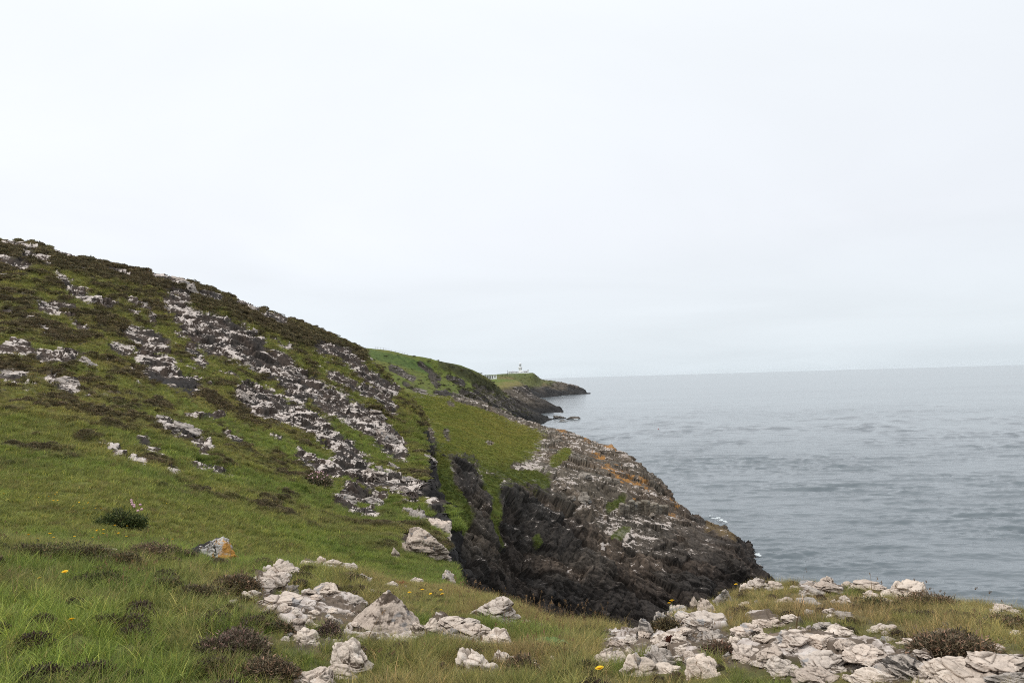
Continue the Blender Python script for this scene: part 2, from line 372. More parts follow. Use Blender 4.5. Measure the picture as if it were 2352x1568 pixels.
# ------------------------------------------------------------------ the headland we stand on and the hillside
W = 'z'
LN = [
 [(W, -600, 28.4, 1.0), (W, 2900, 28.4, 1.0)],
 [(-300, 1600, 4.25), (0, 1600, 4.2), (600, 1600, 4.1), (1200, 1600, 4.2), (1800, 1600, 4.0), (2352, 1600, 3.9), (2900, 1600, 3.9)],
 [(-400, 1400, 6.2), (0, 1400, 5.9), (300, 1400, 5.9), (600, 1440, 5.4), (800, 1450, 5.6), (1000, 1470, 5.6), (1200, 1500, 5.3), (1400, 1512, 5.2), (1600, 1495, 5.0), (1800, 1470, 5.0), (2000, 1462, 5.2), (2200, 1472, 5.1), (2352, 1482, 5), (2900, 1500, 5)],
 [(-500, 1255, 8.5), (0, 1256, 8.8), (100, 1258, 9), (200, 1272, 9), (300, 1266, 9.2), (420, 1266, 9.3), (500, 1287, 9.2), (600, 1292, 9.3), (700, 1294, 9.8), (800, 1306, 9.8), (870, 1337, 9.3), (950, 1347, 9.5), (1050, 1362, 9.3), (1130, 1397, 8.6), (1190, 1420, 8.2), (1290, 1444, 7.6), (1380, 1450, 7.4), (1440, 1455, 7.2), (1490, 1449, 7.2), (1540, 1428, 7.4), (1600, 1405, 7.8), (1680, 1374, 8.2), (1740, 1352, 8.6), (1850, 1346, 8.8), (1950, 1350, 8.7), (2050, 1362, 8.5), (2150, 1379, 8.2), (2250, 1397, 8), (2352, 1412, 7.8), (2900, 1460, 7.5)],
 [(-500, 1262, 10.5), (0, 1264, 10.5), (300, 1274, 10.7), (450, 1284, 10.8), (550, 1320, 11.2), (600, 1335, 11.6), (700, 1345, 12.5), (850, 1365, 12), (950, 1375, 11.5), (1050, 1400, 11.2), (W, 1130, 26.6, 10.6), (W, 1250, 26.2, 9.8), (W, 1450, 26.0, 9.2), (W, 1750, 26.2, 10.6), (W, 2000, 26.0, 10.8), (W, 2352, 25.8, 10), (W, 2900, 25.5, 10)],
 [(-500, 1240, 12.8), (0, 1237, 12.8), (300, 1243, 13.8), (500, 1264, 15), (600, 1287, 16), (700, 1297, 17), (850, 1322, 18), (930, 1337, 17.5), (1000, 1347, 17), (1045, 1356, 18), (W, 1085, 21, 20), (W, 1130, 14, 21), (W, 1200, 6, 24), (W, 1500, 2, 25), (W, 2900, 1, 25)],
 [(-500, 1150, 18), (0, 1130, 18.5), (300, 1140, 20), (500, 1170, 22), (700, 1212, 24), (850, 1242, 24.5), (930, 1250, 25), (1000, 1255, 27), (1034, 1262, 29), (W, 1062, 15, 31), (W, 1110, 6, 32), (W, 1250, -2, 34), (W, 1500, -3, 34), (W, 2900, -3, 34)],
 [(-500, 1000, 30), (0, 1000, 30), (200, 1010, 31), (400, 1040, 32.5), (600, 1090, 35), (750, 1130, 37), (850, 1160, 38.5), (930, 1155, 40), (990, 1148, 42), (1012, 1158, 43), (W, 1036, 12, 45), (W, 1100, -1, 46), (W, 1500, -3, 46), (W, 2900, -3, 46)],
 [(-500, 880, 45), (0, 870, 46), (200, 890, 47.5), (400, 930, 49), (600, 980, 52), (750, 1020, 55), (850, 1050, 57), (930, 1070, 58), (982, 1080, 58.5), (W, 1008, 13, 60), (W, 1070, 0, 60), (W, 1500, -3, 60), (W, 2900, -3, 60)],
 [(-500, 740, 62), (0, 740, 63), (200, 770, 64.5), (400, 810, 67), (600, 870, 70), (750, 920, 73), (850, 960, 75), (920, 990, 76), (968, 1006, 77), (W, 996, 14, 80), (W, 1060, 1, 80), (W, 1500, -3, 80), (W, 2900, -3, 80)],
 [(-500, 460, 95), (0, 556, 92), (40, 558, 92), (100, 571, 92), (200, 600, 92), (300, 622, 92), (400, 643, 93), (500, 675, 95), (600, 712, 97), (700, 749, 100), (800, 792, 103), (830, 808, 104), (860, 838, 104), (900, 878, 104), (940, 922, 104), (962, 960, 103), (972, 985, 102), (W, 1000, 13, 105), (W, 1080, 0, 105), (W, 1500, -3, 105), (W, 2900, -3, 105)],
 [(-500, 560, 125), (0, 628, 120), (200, 660, 120), (400, 700, 122), (600, 770, 124), (800, 860, 126), (900, 940, 126), (960, 1000, 124), (W, 1000, 10, 125), (W, 1080, -2, 125), (W, 2900, -3, 125)],
 [(W, -600, 8, 190), (W, 600, 2, 190), (W, 1000, -4, 190), (W, 2900, -4, 190)],
]
NEAR = Land(LN, -260, 2600, 1060, 1640, 0.24)
b = NEAR.co; _px, _py = proj(b); _r = np.hypot(b[:, 0], b[:, 1])
_n = gn_fields(b, [('noise', 0.16, 4, 0.6, 61), ('noise', 0.7, 4, 0.6, 62)])
b[:, 0] += ((_n[0] - 0.5) * 5.5 + (_n[1] - 0.5) * 1.6) * sstep(890, 965, _px) * sstep(22, 40, _r) * (1 - sstep(110, 130, _r))
r = np.hypot(b[:, 0], b[:, 1]); e = (b[:, 2] - EYE) / r; px, py = proj(b)
n0 = grid_normals(b, NEAR.nr, NEAR.nc)
f_rk, f_hum, f_hum2, f_big, f_m, f_s = gn_fields(b, [('noise', 0.45, 4, 0.6, 77), ('noise', 0.9, 3, 0.5, 0), ('noise', 2.6, 3, 0.5, 9), ('noise', 0.12, 4, 0.5, 4), ('noise', 0.55, 5, 0.6, 14), ('noise', 3.0, 5, 0.65, 21)])
f_st, = gn_fields(b @ np.array(Matrix.Rotation(math.radians(22), 3, 'Y')).T * np.array([0.4, 0.8, 1.5]), [('noise', 0.6, 4, 0.58, 31)])
q = b @ np.array(Matrix.Rotation(math.radians(28), 3, 'Y') @ Matrix.Rotation(math.radians(20), 3, 'X')).T * np.array([0.5, 0.8, 1.9])
c1, e1, c2, e2, qn, fa1, fa2, fa3 = gn_fields(q, [('cell', 0.5, 0, 0, 2), ('edge', 0.5, 0, 0, 2), ('cell', 1.2, 0, 0, 5), ('edge', 1.2, 0, 0, 5), ('noise', 1.3, 7, 0.68, 3), ('facet', 0.5, 0, 0, 2), ('facet', 1.2, 0, 0, 5), ('facet', 2.4, 0, 0, 8)])
HS = [  # rock outcrops of the hillside, centre lines and half widths
 ([(0, 597), (55, 616)], 9), ([(48, 588), (110, 596)], 8), ([(55, 570), (85, 574)], 5), ([(121, 577), (176, 594)], 6), ([(0, 560), (60, 566)], 5),
 ([(135, 637), (168, 674), (205, 689), (249, 704)], 9), ([(96, 706), (130, 716)], 9), ([(120, 700), (165, 711)], 7), ([(0, 716), (30, 722)], 5),
 ([(249, 619), (300, 634)], 6), ([(348, 634), (421, 654)], 6), ([(395, 671), (432, 685)], 10), ([(458, 676), (505, 686)], 8), ([(225, 688), (262, 702)], 8),
 ([(395, 698), (428, 737), (513, 751), (590, 795)], 19), ([(430, 735), (480, 790), (531, 800), (615, 840), (700, 884), (772, 933), (850, 975), (912, 1036)], 32),
 ([(300, 690), (345, 715), (350, 745)], 6), ([(304, 769), (366, 795), (330, 821), (385, 845), (348, 860), (439, 890)], 24), ([(256, 799), (293, 812)], 11), ([(436, 802), (465, 838)], 14),
 ([(0, 812), (55, 806), (99, 824), (165, 815)], 15), ([(0, 864), (58, 866)], 11), ([(118, 878), (160, 901)], 15), ([(165, 880), (185, 872)], 6), ([(170, 745), (195, 755)], 8), ([(30, 788), (60, 792)], 8), ([(95, 755), (105, 762)], 8),
 ([(234, 1018), (271, 1042)], 9), ([(322, 1018), (366, 1044)], 14), ([(370, 975), (439, 1004), (475, 1037)], 16), ([(282, 1053), (329, 1066)], 7), ([(388, 1077), (415, 1085)], 7), ([(447, 1066), (520, 1092)], 13),
 ([(428, 958), (509, 962)], 7), ([(513, 995), (548, 1020)], 9), ([(564, 903), (632, 933), (725, 980), (780, 1030), (835, 1076)], 28), ([(600, 950), (680, 975)], 14), ([(622, 1004), (640, 1010)], 7), ([(690, 1055), (765, 1088)], 18),
 ([(542, 696), (593, 714)], 7), ([(608, 725), (655, 740)], 8), ([(735, 800), (790, 815), (822, 845), (855, 873), (900, 898)], 17), ([(760, 862), (812, 890)], 12),
 ([(831, 896), (868, 911), (900, 944)], 16), ([(843, 815), (862, 834)], 8), ([(899, 862), (918, 887), (943, 902), (966, 936)], 10), ([(781, 1062), (850, 1108), (896, 1106), (950, 1136)], 25), ([(770, 1150), (818, 1178), (865, 1186)], 13), ([(800, 1130), (870, 1152)], 20),
 ([(943, 1187), (1000, 1205), (1024, 1225)], 13), ([(983, 992), (1000, 1020), (985, 1055), (997, 1090), (990, 1112)], 15), ([(930, 1110), (985, 1130), (1010, 1150)], 18), ([(1000, 1160), (1025, 1215), (1040, 1290), (1075, 1355)], 20), ([(925, 1240), (1000, 1270), (1030, 1290)], 16), ([(1010, 1315), (1045, 1345)], 14),
 ([(632, 824), (700, 880)], 22), ([(560, 800), (600, 822)], 14), ([(670, 900), (690, 915)], 20), ([(560, 925), (590, 950)], 14)]
zone = sstep(20, 24, r) * (1 - sstep(112, 122, r))
HS = [(a, r_ * (1.25 if a[0][1] < 735 else 1.0)) for a, r_ in HS]
rm = strokes_mask(px, py, HS) * zone
rm = np.maximum(rm, zone * sstep(0.565, 0.64, f_rk) * 0.85 * sstep(-0.05, 0.03, e))
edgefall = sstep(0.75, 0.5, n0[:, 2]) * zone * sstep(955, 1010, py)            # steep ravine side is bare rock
rock = np.clip(np.maximum(sstep(0.40, 0.60, rm + (qn - 0.5) * 1.3 + (f_m - 0.5) * 0.9), sstep(0.3, 0.7, edgefall + (qn - 0.5))), 0, 1)
sea_face = (px > 1060) & (r > 10.5)
rock = np.where(sea_face, np.maximum(rock, sstep(10, 12, r)), rock)
amp = np.clip((r - 14) / 26, 0, 1)
nearz = 1 - sstep(11, 12.5, r)
BED = [([(800, 1455), (960, 1468)], 16), ([(690, 1385), (800, 1400)], 18), ([(1720, 1500), (1850, 1500), (2050, 1520), (2340, 1545)], 34), ([(1760, 1470), (1900, 1470)], 20), ([(1400, 1490), (1520, 1470), (1600, 1520)], 34), ([(1500, 1440), (1660, 1428)], 16), ([(1060, 1540), (1160, 1450)], 30), ([(1010, 1430), (1090, 1450)], 16), ([(600, 1350), (650, 1320)], 28), ([(660, 1400), (690, 1470)], 26), ([(700, 1290), (810, 1305)], 12), ([(730, 1360), (830, 1400)], 16), ([(1730, 1425), (1830, 1425)], 18), ([(1850, 1360), (1930, 1350)], 18), ([(2040, 1362), (2110, 1366)], 10)]
nf1, nfa, nfb, ne = gn_fields(b + np.array([0.3, 0.1, 0]) * b[:, 2:3], [('noise', 2.2, 6, 0.6, 40), ('facet', 4.0, 0, 0, 41), ('facet', 11.0, 0, 0, 42), ('edge', 4.0, 0, 0, 41)])
bed = sstep(0.46, 0.58, strokes_mask(px, py, BED) * 0.75 + (nf1 - 0.5) * 1.5) * nearz * (r > 2.5)
rock = np.maximum(rock, bed)
blk = (c1 - 0.45) * 0.22 + (c2 - 0.5) * 0.30 + fa1 * 0.75 + fa2 * 1.0 + fa3 * 0.6 - np.exp(-e1 / 0.05) * 0.14 - np.exp(-e2 / 0.05) * 0.14 + (qn - 0.5) * 0.16
heath = sstep(0.475, 0.60, f_st * 0.75 + f_m * 0.25 + np.clip(e, -0.1, 0.16) * 0.62 + (f_big - 0.5) * 0.45) * zone
crest_h = strokes_mask(px, py, [([(0, 580), (200, 612), (420, 664), (600, 735), (760, 800), (815, 820)], 24)])
heath = np.maximum(heath, zone * sstep(0.35, 0.75, crest_h + (f_m - .5) * 1.2) * 0.95)
hum = (np.abs(f_hum - 0.5) * 1.5 + (f_hum - 0.5) * 0.5) * 0.75 * amp + (f_hum2 - 0.5) * (0.10 + 0.16 * amp) * sstep(3, 6, r) + heath * amp * (f_hum2) * 0.22
disp = bed * (nfa * 0.35 + nfb * 0.30 + (nf1 - 0.5) * 0.14 - np.exp(-ne / 0.02) * 0.03 + 0.03) + hum * (1 - rock) + rock * amp * (blk * 0.46 + 0.12)
P = b + n0 * disp[:, None]
NEAR.finish(P)
nz = NEAR.n[:, 2]
# vegetation colour
straw = np.array([0.33, 0.25, 0.135]); green = np.array([0.088, 0.124, 0.026]); bright = np.array([0.126, 0.168, 0.034]); olive = np.array([0.160, 0.155, 0.046]); brown = np.array([0.125, 0.092, 0.050])
heathc = np.array([0.060, 0.046, 0.033]); straw = np.array([0.33, 0.25, 0.135])
def veg_mix(n_big, n_m, n_s, yellow, heath):
    k = lambda a: a[:, None]
    c = lerp(green, bright, k(sstep(0.42, 0.62, n_m)))
    c = lerp(c, olive, k(np.clip(sstep(0.42, 0.62, n_big) * 0.6 + 0.18 + yellow, 0, 1)))
    c = lerp(c, brown, k(sstep(0.50, 0.66, n_s) * 0.6))
    c = lerp(c, straw * 0.7, k(sstep(0.55, 0.75, n_m * 0.5 + n_s * 0.5) * 0.35))
    c = lerp(c, heathc, k(np.clip(heath, 0, 1) * 0.85))
    return c
yellow = np.clip(sstep(-0.14, 0.12, e) * 0.45, 0, 1) - 0.25 * sstep(-0.03, -0.12, e)
veg = veg_mix(f_big, f_m, f_s, yellow, heath)
near = 1 - sstep(11, 14, r)
right = sstep(560, 900, px + (f_m - 0.5) * 300)
dry = np.clip(right * sstep(0.30, 0.52, f_m) * 0.68 + sstep(0.60, 0.72, f_m) * 0.2, 0, 1)
fg = lerp(lerp(green * 1.05, bright * 1.05, sstep(0.4, 0.6, f_m)[:, None]), lerp(straw * 0.62, olive, 0.35), dry[:, None])
fg = lerp(fg, brown, (sstep(0.52, 0.66, f_s) * 0.4)[:, None])
brz = strokes_mask(px, py, [([(0, 1300), (300, 1335), (560, 1390), (640, 1470)], 55), ([(450, 1500), (620, 1540)], 50), ([(1000, 1490), (1040, 1520)], 30), ([(1180, 1520), (1240, 1550)], 30), ([(1640, 1490), (1900, 1420), (2150, 1470)], 50)])
fg = lerp(fg, lerp(brown, straw * 0.6, sstep(0.45, 0.6, f_s)[:, None]), (np.clip(brz, 0, 1) * sstep(0.35, 0.6, f_m) * 0.75)[:, None])
# bare soil and grit among the rubble
soil = strokes_mask(px, py, [([(620, 1395), (760, 1405), (820, 1420)], 30), ([(700, 1480), (780, 1470)], 22), ([(1480, 1470), (1640, 1480)], 40), ([(1690, 1500), (1850, 1480), (2050, 1530), (2280, 1545)], 40), ([(1000, 1440), (1090, 1470)], 25)]) * near
soil = sstep(0.45, 0.6, soil + (f_s - 0.5) * 0.8)
fg = lerp(fg, np.array([0.13, 0.10, 0.078]), soil[:, None])
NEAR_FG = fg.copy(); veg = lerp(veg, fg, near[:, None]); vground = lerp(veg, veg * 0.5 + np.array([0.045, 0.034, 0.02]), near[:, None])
dark = np.array([0.040, 0.034, 0.030])
redbrown = np.array([0.068, 0.050, 0.040])
rockc = lerp(dark, redbrown, sstep(0.4, 0.6, f_m)[:, None])
dark_rock_shade = strokes_mask(px, py, [([(983, 992), (1003, 1020), (988, 1055), (999, 1090), (993, 1110)], 20), ([(350, 880), (430, 893)], 14), ([(1015, 1190), (1040, 1290), (1085, 1370)], 26)])  # dark gully and ravine rock, plus shade painted beneath the overhanging block
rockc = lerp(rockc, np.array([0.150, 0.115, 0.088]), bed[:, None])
rockc = lerp(rockc, np.array([0.033, 0.030, 0.029]), np.clip(dark_rock_shade * 1.2 + edgefall, 0, 1)[:, None])
lich = 0.50 + (nz - 0.85) * 0.5 + (c2 - 0.5) * 0.50 + (c1 - 0.5) * 0.25 + (f_m - 0.5) * 0.7 - dark_rock_shade * 0.55 - edgefall * 0.6
lich = np.where(bed > 0.02, 0.60 + (nf1 - 0.5) * 0.6 - np.exp(-ne / 0.02) * 0.3, lich)
lich = np.where(sea_face, 0.1, lich)
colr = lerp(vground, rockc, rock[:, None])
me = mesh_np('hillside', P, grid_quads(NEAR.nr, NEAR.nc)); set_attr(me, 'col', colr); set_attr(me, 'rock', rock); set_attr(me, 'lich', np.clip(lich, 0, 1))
tag(link('hillside', me, M_near), kind='structure')
NEAR.veg, NEAR.rock, NEAR.heath, NEAR.dry, NEAR.soil, NEAR.px, NEAR.py, NEAR.r = veg, rock, heath, dry, soil, px, py, r

# ------------------------------------------------------------------ the promontory across the cove
LP = [
 [(W, 600, -3, 60), (W, 2300, -3, 66)],
 [(W, 600, 0, 66), (980, 1450, 69), (1080, 1420, 74), (1200, 1445, 84), (1300, 1447, 92), (1400, 1450, 96), (1500, 1420, 100), (1600, 1390, 105), (1700, 1352, 113), (1760, 1333, 116.5), (1800, 1330, 117.5), (W, 1850, -1, 118), (W, 1950, -3, 118), (W, 2300, -3, 118)],
 [(600, 1340, 72), (980, 1340, 74), (1080, 1300, 79), (1150, 1285, 87), (1250, 1290, 95), (1350, 1300, 101), (1450, 1300, 106), (1550, 1290, 110.5), (1640, 1280, 114.5), (1700, 1278, 118), (1725, 1290, 119.5), (W, 1790, -1, 122), (W, 1900, -3, 122), (W, 2300, -3, 122)],
 [(600, 1200, 80), (980, 1200, 82), (1060, 1190, 85), (1130, 1195, 91), (1165, 1140, 98), (1230, 1165, 104), (1330, 1185, 110), (1400, 1200, 114), (1480, 1205, 117), (1560, 1217, 120), (1640, 1240, 122), (1690, 1250, 123), (1712, 1272, 124), (W, 1760, -1, 127), (W, 1900, -3, 127), (W, 2300, -3, 127)],
 [(600, 1080, 94), (980, 1070, 95), (1040, 1058, 100), (1100, 1092, 104), (1180, 1098, 111), (1250, 1098, 118), (1320, 1100, 124), (1400, 1118, 128), (1480, 1145, 131), (1550, 1172, 133), (1620, 1203, 134), (1680, 1234, 130), (1700, 1258, 129), (W, 1745, -1, 134), (W, 1900, -3, 134), (W, 2300, -3, 134)],
 [(600, 1020, 116), (980, 1010, 118), (1100, 1010, 135), (1200, 1030, 145), (1260, 1030, 152), (1330, 1052, 152), (1400, 1072, 150), (1460, 1092, 147), (1520, 1130, 144), (1570, 1166, 142), (1620, 1197, 139), (1680, 1226, 134), (1695, 1246, 133), (W, 1735, -1, 140), (W, 1900, -3, 140), (W, 2300, -3, 140)],
 [(600, 960, 150), (960, 950, 160), (1080, 955, 172), (1200, 985, 182), (1270, 1000, 180), (1330, 1014, 176), (1400, 1040, 168), (1450, 1060, 160), (1500, 1097, 153), (1530, 1125, 149), (1570, 1163, 146), (1620, 1196, 142), (1670, 1216, 138), (1690, 1238, 136), (W, 1730, -1, 145), (W, 1900, -3, 145), (W, 2300, -3, 145)],
 [(600, 900, 190), (950, 905, 195), (1000, 910, 200), (1080, 918, 208), (1150, 944, 215), (1200, 962, 218), (1270, 984, 212), (1290, 987, 208), (1330, 1002, 196), (1370, 1016, 186), (1405, 1027, 178), (1450, 1046, 168), (1480, 1070, 162), (1503, 1094, 158), (1522, 1112, 154), (1535, 1132, 151), (1570, 1161, 148), (1620, 1194, 145), (1655, 1206, 142), (1680, 1224, 139), (W, 1720, -1, 150), (W, 1900, -3, 150), (W, 2300, -3, 150)],
 [(W, 600, 20, 215), (W, 950, 20, 220), (W, 1150, 14, 238), (W, 1270, 8, 228), (W, 1400, 4, 192), (W, 1500, 1, 170), (W, 1560, 0, 160), (W, 1640, -1, 154), (W, 1720, -3, 158), (W, 2300, -3, 160)],
 [(W, 600, -4, 250), (W, 1150, -4, 262), (W, 1300, -4, 250), (W, 1500, -4, 190), (W, 1700, -4, 175), (W, 2300, -4, 175)],
]
PROM = Land(LP, 640, 2080, 900, 720, 0.25)
b = PROM.co; r = np.hypot(b[:, 0], b[:, 1]); e = (b[:, 2] - EYE) / r; px, py = proj(b)
n0 = grid_normals(b, PROM.nr, PROM.nc)
f_hum, f_big, f_m, f_s = gn_fields(b, [('noise', 0.5, 4, 0.55, 0), ('noise', 0.05, 4, 0.5, 4), ('noise', 0.22, 5, 0.6, 14), ('noise', 0.9, 6, 0.65, 21)])
R1 = np.array(Matrix.Rotation(math.radians(-24), 3, 'Y') @ Matrix.Rotation(math.radians(22), 3, 'X'))
q = b @ R1.T * np.array([0.7, 0.9, 1.9])
fa4, c4, e4, fa1, fa2, fa3, c1, e1, c2, e2, c3, e3, qn, qb = gn_fields(q, [('facet', 2.6, 0, 0, 18), ('cell', 2.6, 0, 0, 18), ('edge', 2.6, 0, 0, 18), ('facet', 0.16, 0, 0, 2), ('facet', 0.45, 0, 0, 5), ('facet', 1.2, 0, 0, 8), ('cell', 0.16, 0, 0, 2), ('edge', 0.16, 0, 0, 2), ('cell', 0.45, 0, 0, 5), ('edge', 0.45, 0, 0, 5), ('cell', 1.2, 0, 0, 8), ('edge', 1.2, 0, 0, 8), ('noise', 0.55, 8, 0.68, 3), ('noise', 0.09, 4, 0.55, 6)])
G1 = [(700, 800), (900, 880), (960, 905), (1080, 919), (1150, 955), (1210, 985), (1242, 1000), (1232, 1030), (1195, 1062), (1225, 1078), (1258, 1096), (1245, 1115), (1190, 1112), (1150, 1098), (1100, 1082), (1085, 1050), (1040, 1040), (1008, 1050), (1000, 985), (940, 930)]
G2 = [(1003, 1040), (1035, 1058), (1040, 1100), (1075, 1148), (1085, 1190), (1058, 1245), (1036, 1215), (1005, 1130)]
G3 = [(1100, 1083), (1155, 1100), (1143, 1135), (1168, 1225), (1163, 1250), (1145, 1240), (1128, 1190), (1133, 1150), (1112, 1110)]
gm = np.maximum(np.maximum(sstep(-14, 14, poly_sd(px, py, G1) + (f_s - 0.5) * 90 + (qn - 0.5) * 50), sstep(-5, 5, poly_sd(px, py, G2) + (f_s - 0.5) * 24)), sstep(-5, 5, poly_sd(px, py, G3) + (f_s - 0.5) * 22))
gm *= (b[:, 2] > 6)
specks = strokes_mask(px, py, [([(1050, 914), (1110, 930), (1150, 944)], 9), ([(1165, 950), (1230, 975)], 9), ([(1030, 925), (1040, 930)], 6), ([(1024, 990), (1030, 1008)], 8), ([(1180, 1068), (1215, 1072)], 9), ([(1120, 1015), (1130, 1018)], 5), ([(985, 990), (990, 1010)], 9)])
moss = strokes_mask(px, py, [([(1415, 1230), (1440, 1215)], 12), ([(1400, 1165), (1425, 1152)], 12), ([(1275, 1060), (1300, 1040)], 14), ([(1230, 1090), (1250, 1110)], 16), ([(1240, 1220), (1250, 1235)], 5)])
gm = np.clip(np.maximum(gm - sstep(0.35, 0.6, specks + (qn - 0.5)) * 0.95, sstep(0.5, 0.75, moss + (qn - 0.5) * 0.8) * 0.8), 0, 1)
rock = 1 - gm
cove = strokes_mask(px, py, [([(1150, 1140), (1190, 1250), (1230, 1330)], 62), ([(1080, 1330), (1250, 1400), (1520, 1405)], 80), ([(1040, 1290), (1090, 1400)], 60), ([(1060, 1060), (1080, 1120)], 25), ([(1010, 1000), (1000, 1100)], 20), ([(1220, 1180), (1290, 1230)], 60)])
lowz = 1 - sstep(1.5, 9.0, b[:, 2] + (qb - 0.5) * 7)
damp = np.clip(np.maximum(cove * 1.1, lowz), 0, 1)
pit = strokes_mask(px, py, [([(1180, 1180), (1230, 1290)], 35)])
bdn = np.array([-0.36, -0.34, 0.87]); f_w, = gn_fields(b, [('noise', 0.12, 3, 0.5, 51)])
bed_s = b @ bdn / 1.25 + (f_w - 0.5) * 5 + (c1 - 0.5) * 0.6; bsaw = bed_s - np.floor(bed_s); bstep = np.where(bsaw < 0.8, bsaw / 0.8, (1 - bsaw) / 0.2)
bseed = np.floor(bed_s) * 0.618; bseed = bseed - np.floor(bseed)
col_zone = sstep(1380, 1480, px)
blk = (c1 - 0.5) * 0.65 + (c2 - 0.5) * (0.40 + 0.35 * col_zone) + (c3 - 0.5) * 0.15 + fa1 * 0.62 + fa2 * 0.80 + fa3 * 0.60 + fa4 * 0.35 + (c4 - 0.5) * 0.05 - np.exp(-e4 / 0.06) * 0.05 - np.exp(-e1 / 0.02) * 0.45 - np.exp(-e2 / 0.025) * 0.30 - np.exp(-e3 / 0.05) * 0.14 + (qn - 0.5) * 0.35 + (bstep - 0.5) * 0.40 + (bseed - 0.5) * 0.25
fade = sstep(-3, 1.0, b[:, 2])
disp = gm * ((f_hum - 0.5) * 0.9) + rock * blk * (0.36 + 0.34 * sstep(0.97, 0.8, n0[:, 2])) * fade - pit * 2.0
P = b + (n0 * 0.8 + np.array([0, -0.1, 0.2])) * disp[:, None]
PROM.finish(P); nz = PROM.n[:, 2]
terr = sstep(0.35, 0.65, f_m)[:, None]
veg = lerp(np.array([0.120, 0.148, 0.030]), np.array([0.180, 0.178, 0.044]), np.clip(terr * 0.7 + (sstep(980, 1180, px) * sstep(1060, 960, py))[:, None] * 0.5, 0, 1))
lowg = sstep(1040, 1100, py + (f_m - 0.5) * 60)
veg = lerp(veg, lerp(np.array([0.060, 0.082, 0.016]), np.array([0.09, 0.108, 0.022]), sstep(0.4, 0.6, f_s)[:, None]), lowg[:, None])
veg = lerp(veg, np.array([0.095, 0.07, 0.035]), (sstep(0.58, 0.7, f_s) * 0.5)[:, None])
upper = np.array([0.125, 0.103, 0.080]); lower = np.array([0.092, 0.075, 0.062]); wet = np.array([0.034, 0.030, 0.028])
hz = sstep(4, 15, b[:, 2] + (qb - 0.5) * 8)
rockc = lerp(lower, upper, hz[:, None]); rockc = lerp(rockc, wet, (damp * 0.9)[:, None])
rockc = rockc * (0.42 + 0.45 * c2 + 0.35 * c3 + 0.22 * c4 + 0.25 * bseed)[:, None] * (1 - 0.65 * np.exp(-np.minimum(e3 / 0.06, e2 / 0.025)))[:, None]
rockc = rockc * lerp(np.array([1.06, 0.97, 0.90]), np.array([0.95, 1.0, 1.03]), c1[:, None])
org = strokes_mask(px, py, [([(1395, 1075), (1420, 1088), (1440, 1100)], 13), ([(1285, 984), (1296, 990)], 9), ([(1395, 1024), (1412, 1030)], 7), ([(1345, 1008), (1352, 1012)], 6), ([(1475, 1100), (1485, 1122)], 9), ([(1460, 1150), (1475, 1160)], 7), ([(1545, 1152), (1555, 1160)], 8), ([(1530, 1172), (1548, 1184)], 9), ([(1360, 1040), (1385, 1052)], 6), ([(1450, 1095), (1460, 1108)], 8)])
org = sstep(0.66, 1.0, org * 0.85 + (qn - 0.5) * 2.8 + (c3 - .5) * 0.9) * rock * (org > 0.05)
rockc = lerp(rockc, np.array([0.34, 0.165, 0.045]), (org * 0.8)[:, None])
weed = strokes_mask(px, py, [([(1630, 1205), (1660, 1222)], 14), ([(1665, 1222), (1690, 1240)], 8)])
rockc = lerp(rockc, np.array([0.15, 0.105, 0.05]), (0.7 * sstep(0.55, 0.95, weed + (qn - .5) * 1.8))[:, None])
patch = strokes_mask(px, py, [([(1395, 1195), (1440, 1225)], 32), ([(1440, 1200), (1500, 1190)], 22), ([(1470, 1205), (1520, 1215)], 26), ([(1380, 1250), (1390, 1280)], 12), ([(1190, 1065), (1230, 1060)], 12)])
lich = 0.33 + (nz - 0.8) * 0.4 - np.exp(-e2 / 0.03) * 0.2 + (c2 - 0.5) * 0.40 + (c3 - 0.5) * 0.30 + (c4 - 0.5) * 0.35 + hz * 0.10 - damp * 0.20 + patch * 0.20 - org * 0.3
me = mesh_np('promontory', P, grid_quads(PROM.nr, PROM.nc)); set_attr(me, 'col', lerp(rockc, veg, gm[:, None])); set_attr(me, 'rock', rock); set_attr(me, 'lich', np.clip(lich, 0, 1))
tag(link('promontory', me, M_mid), kind='structure')
PROM.veg, PROM.rock, PROM.r, PROM.px, PROM.py = veg, rock, r, px, py

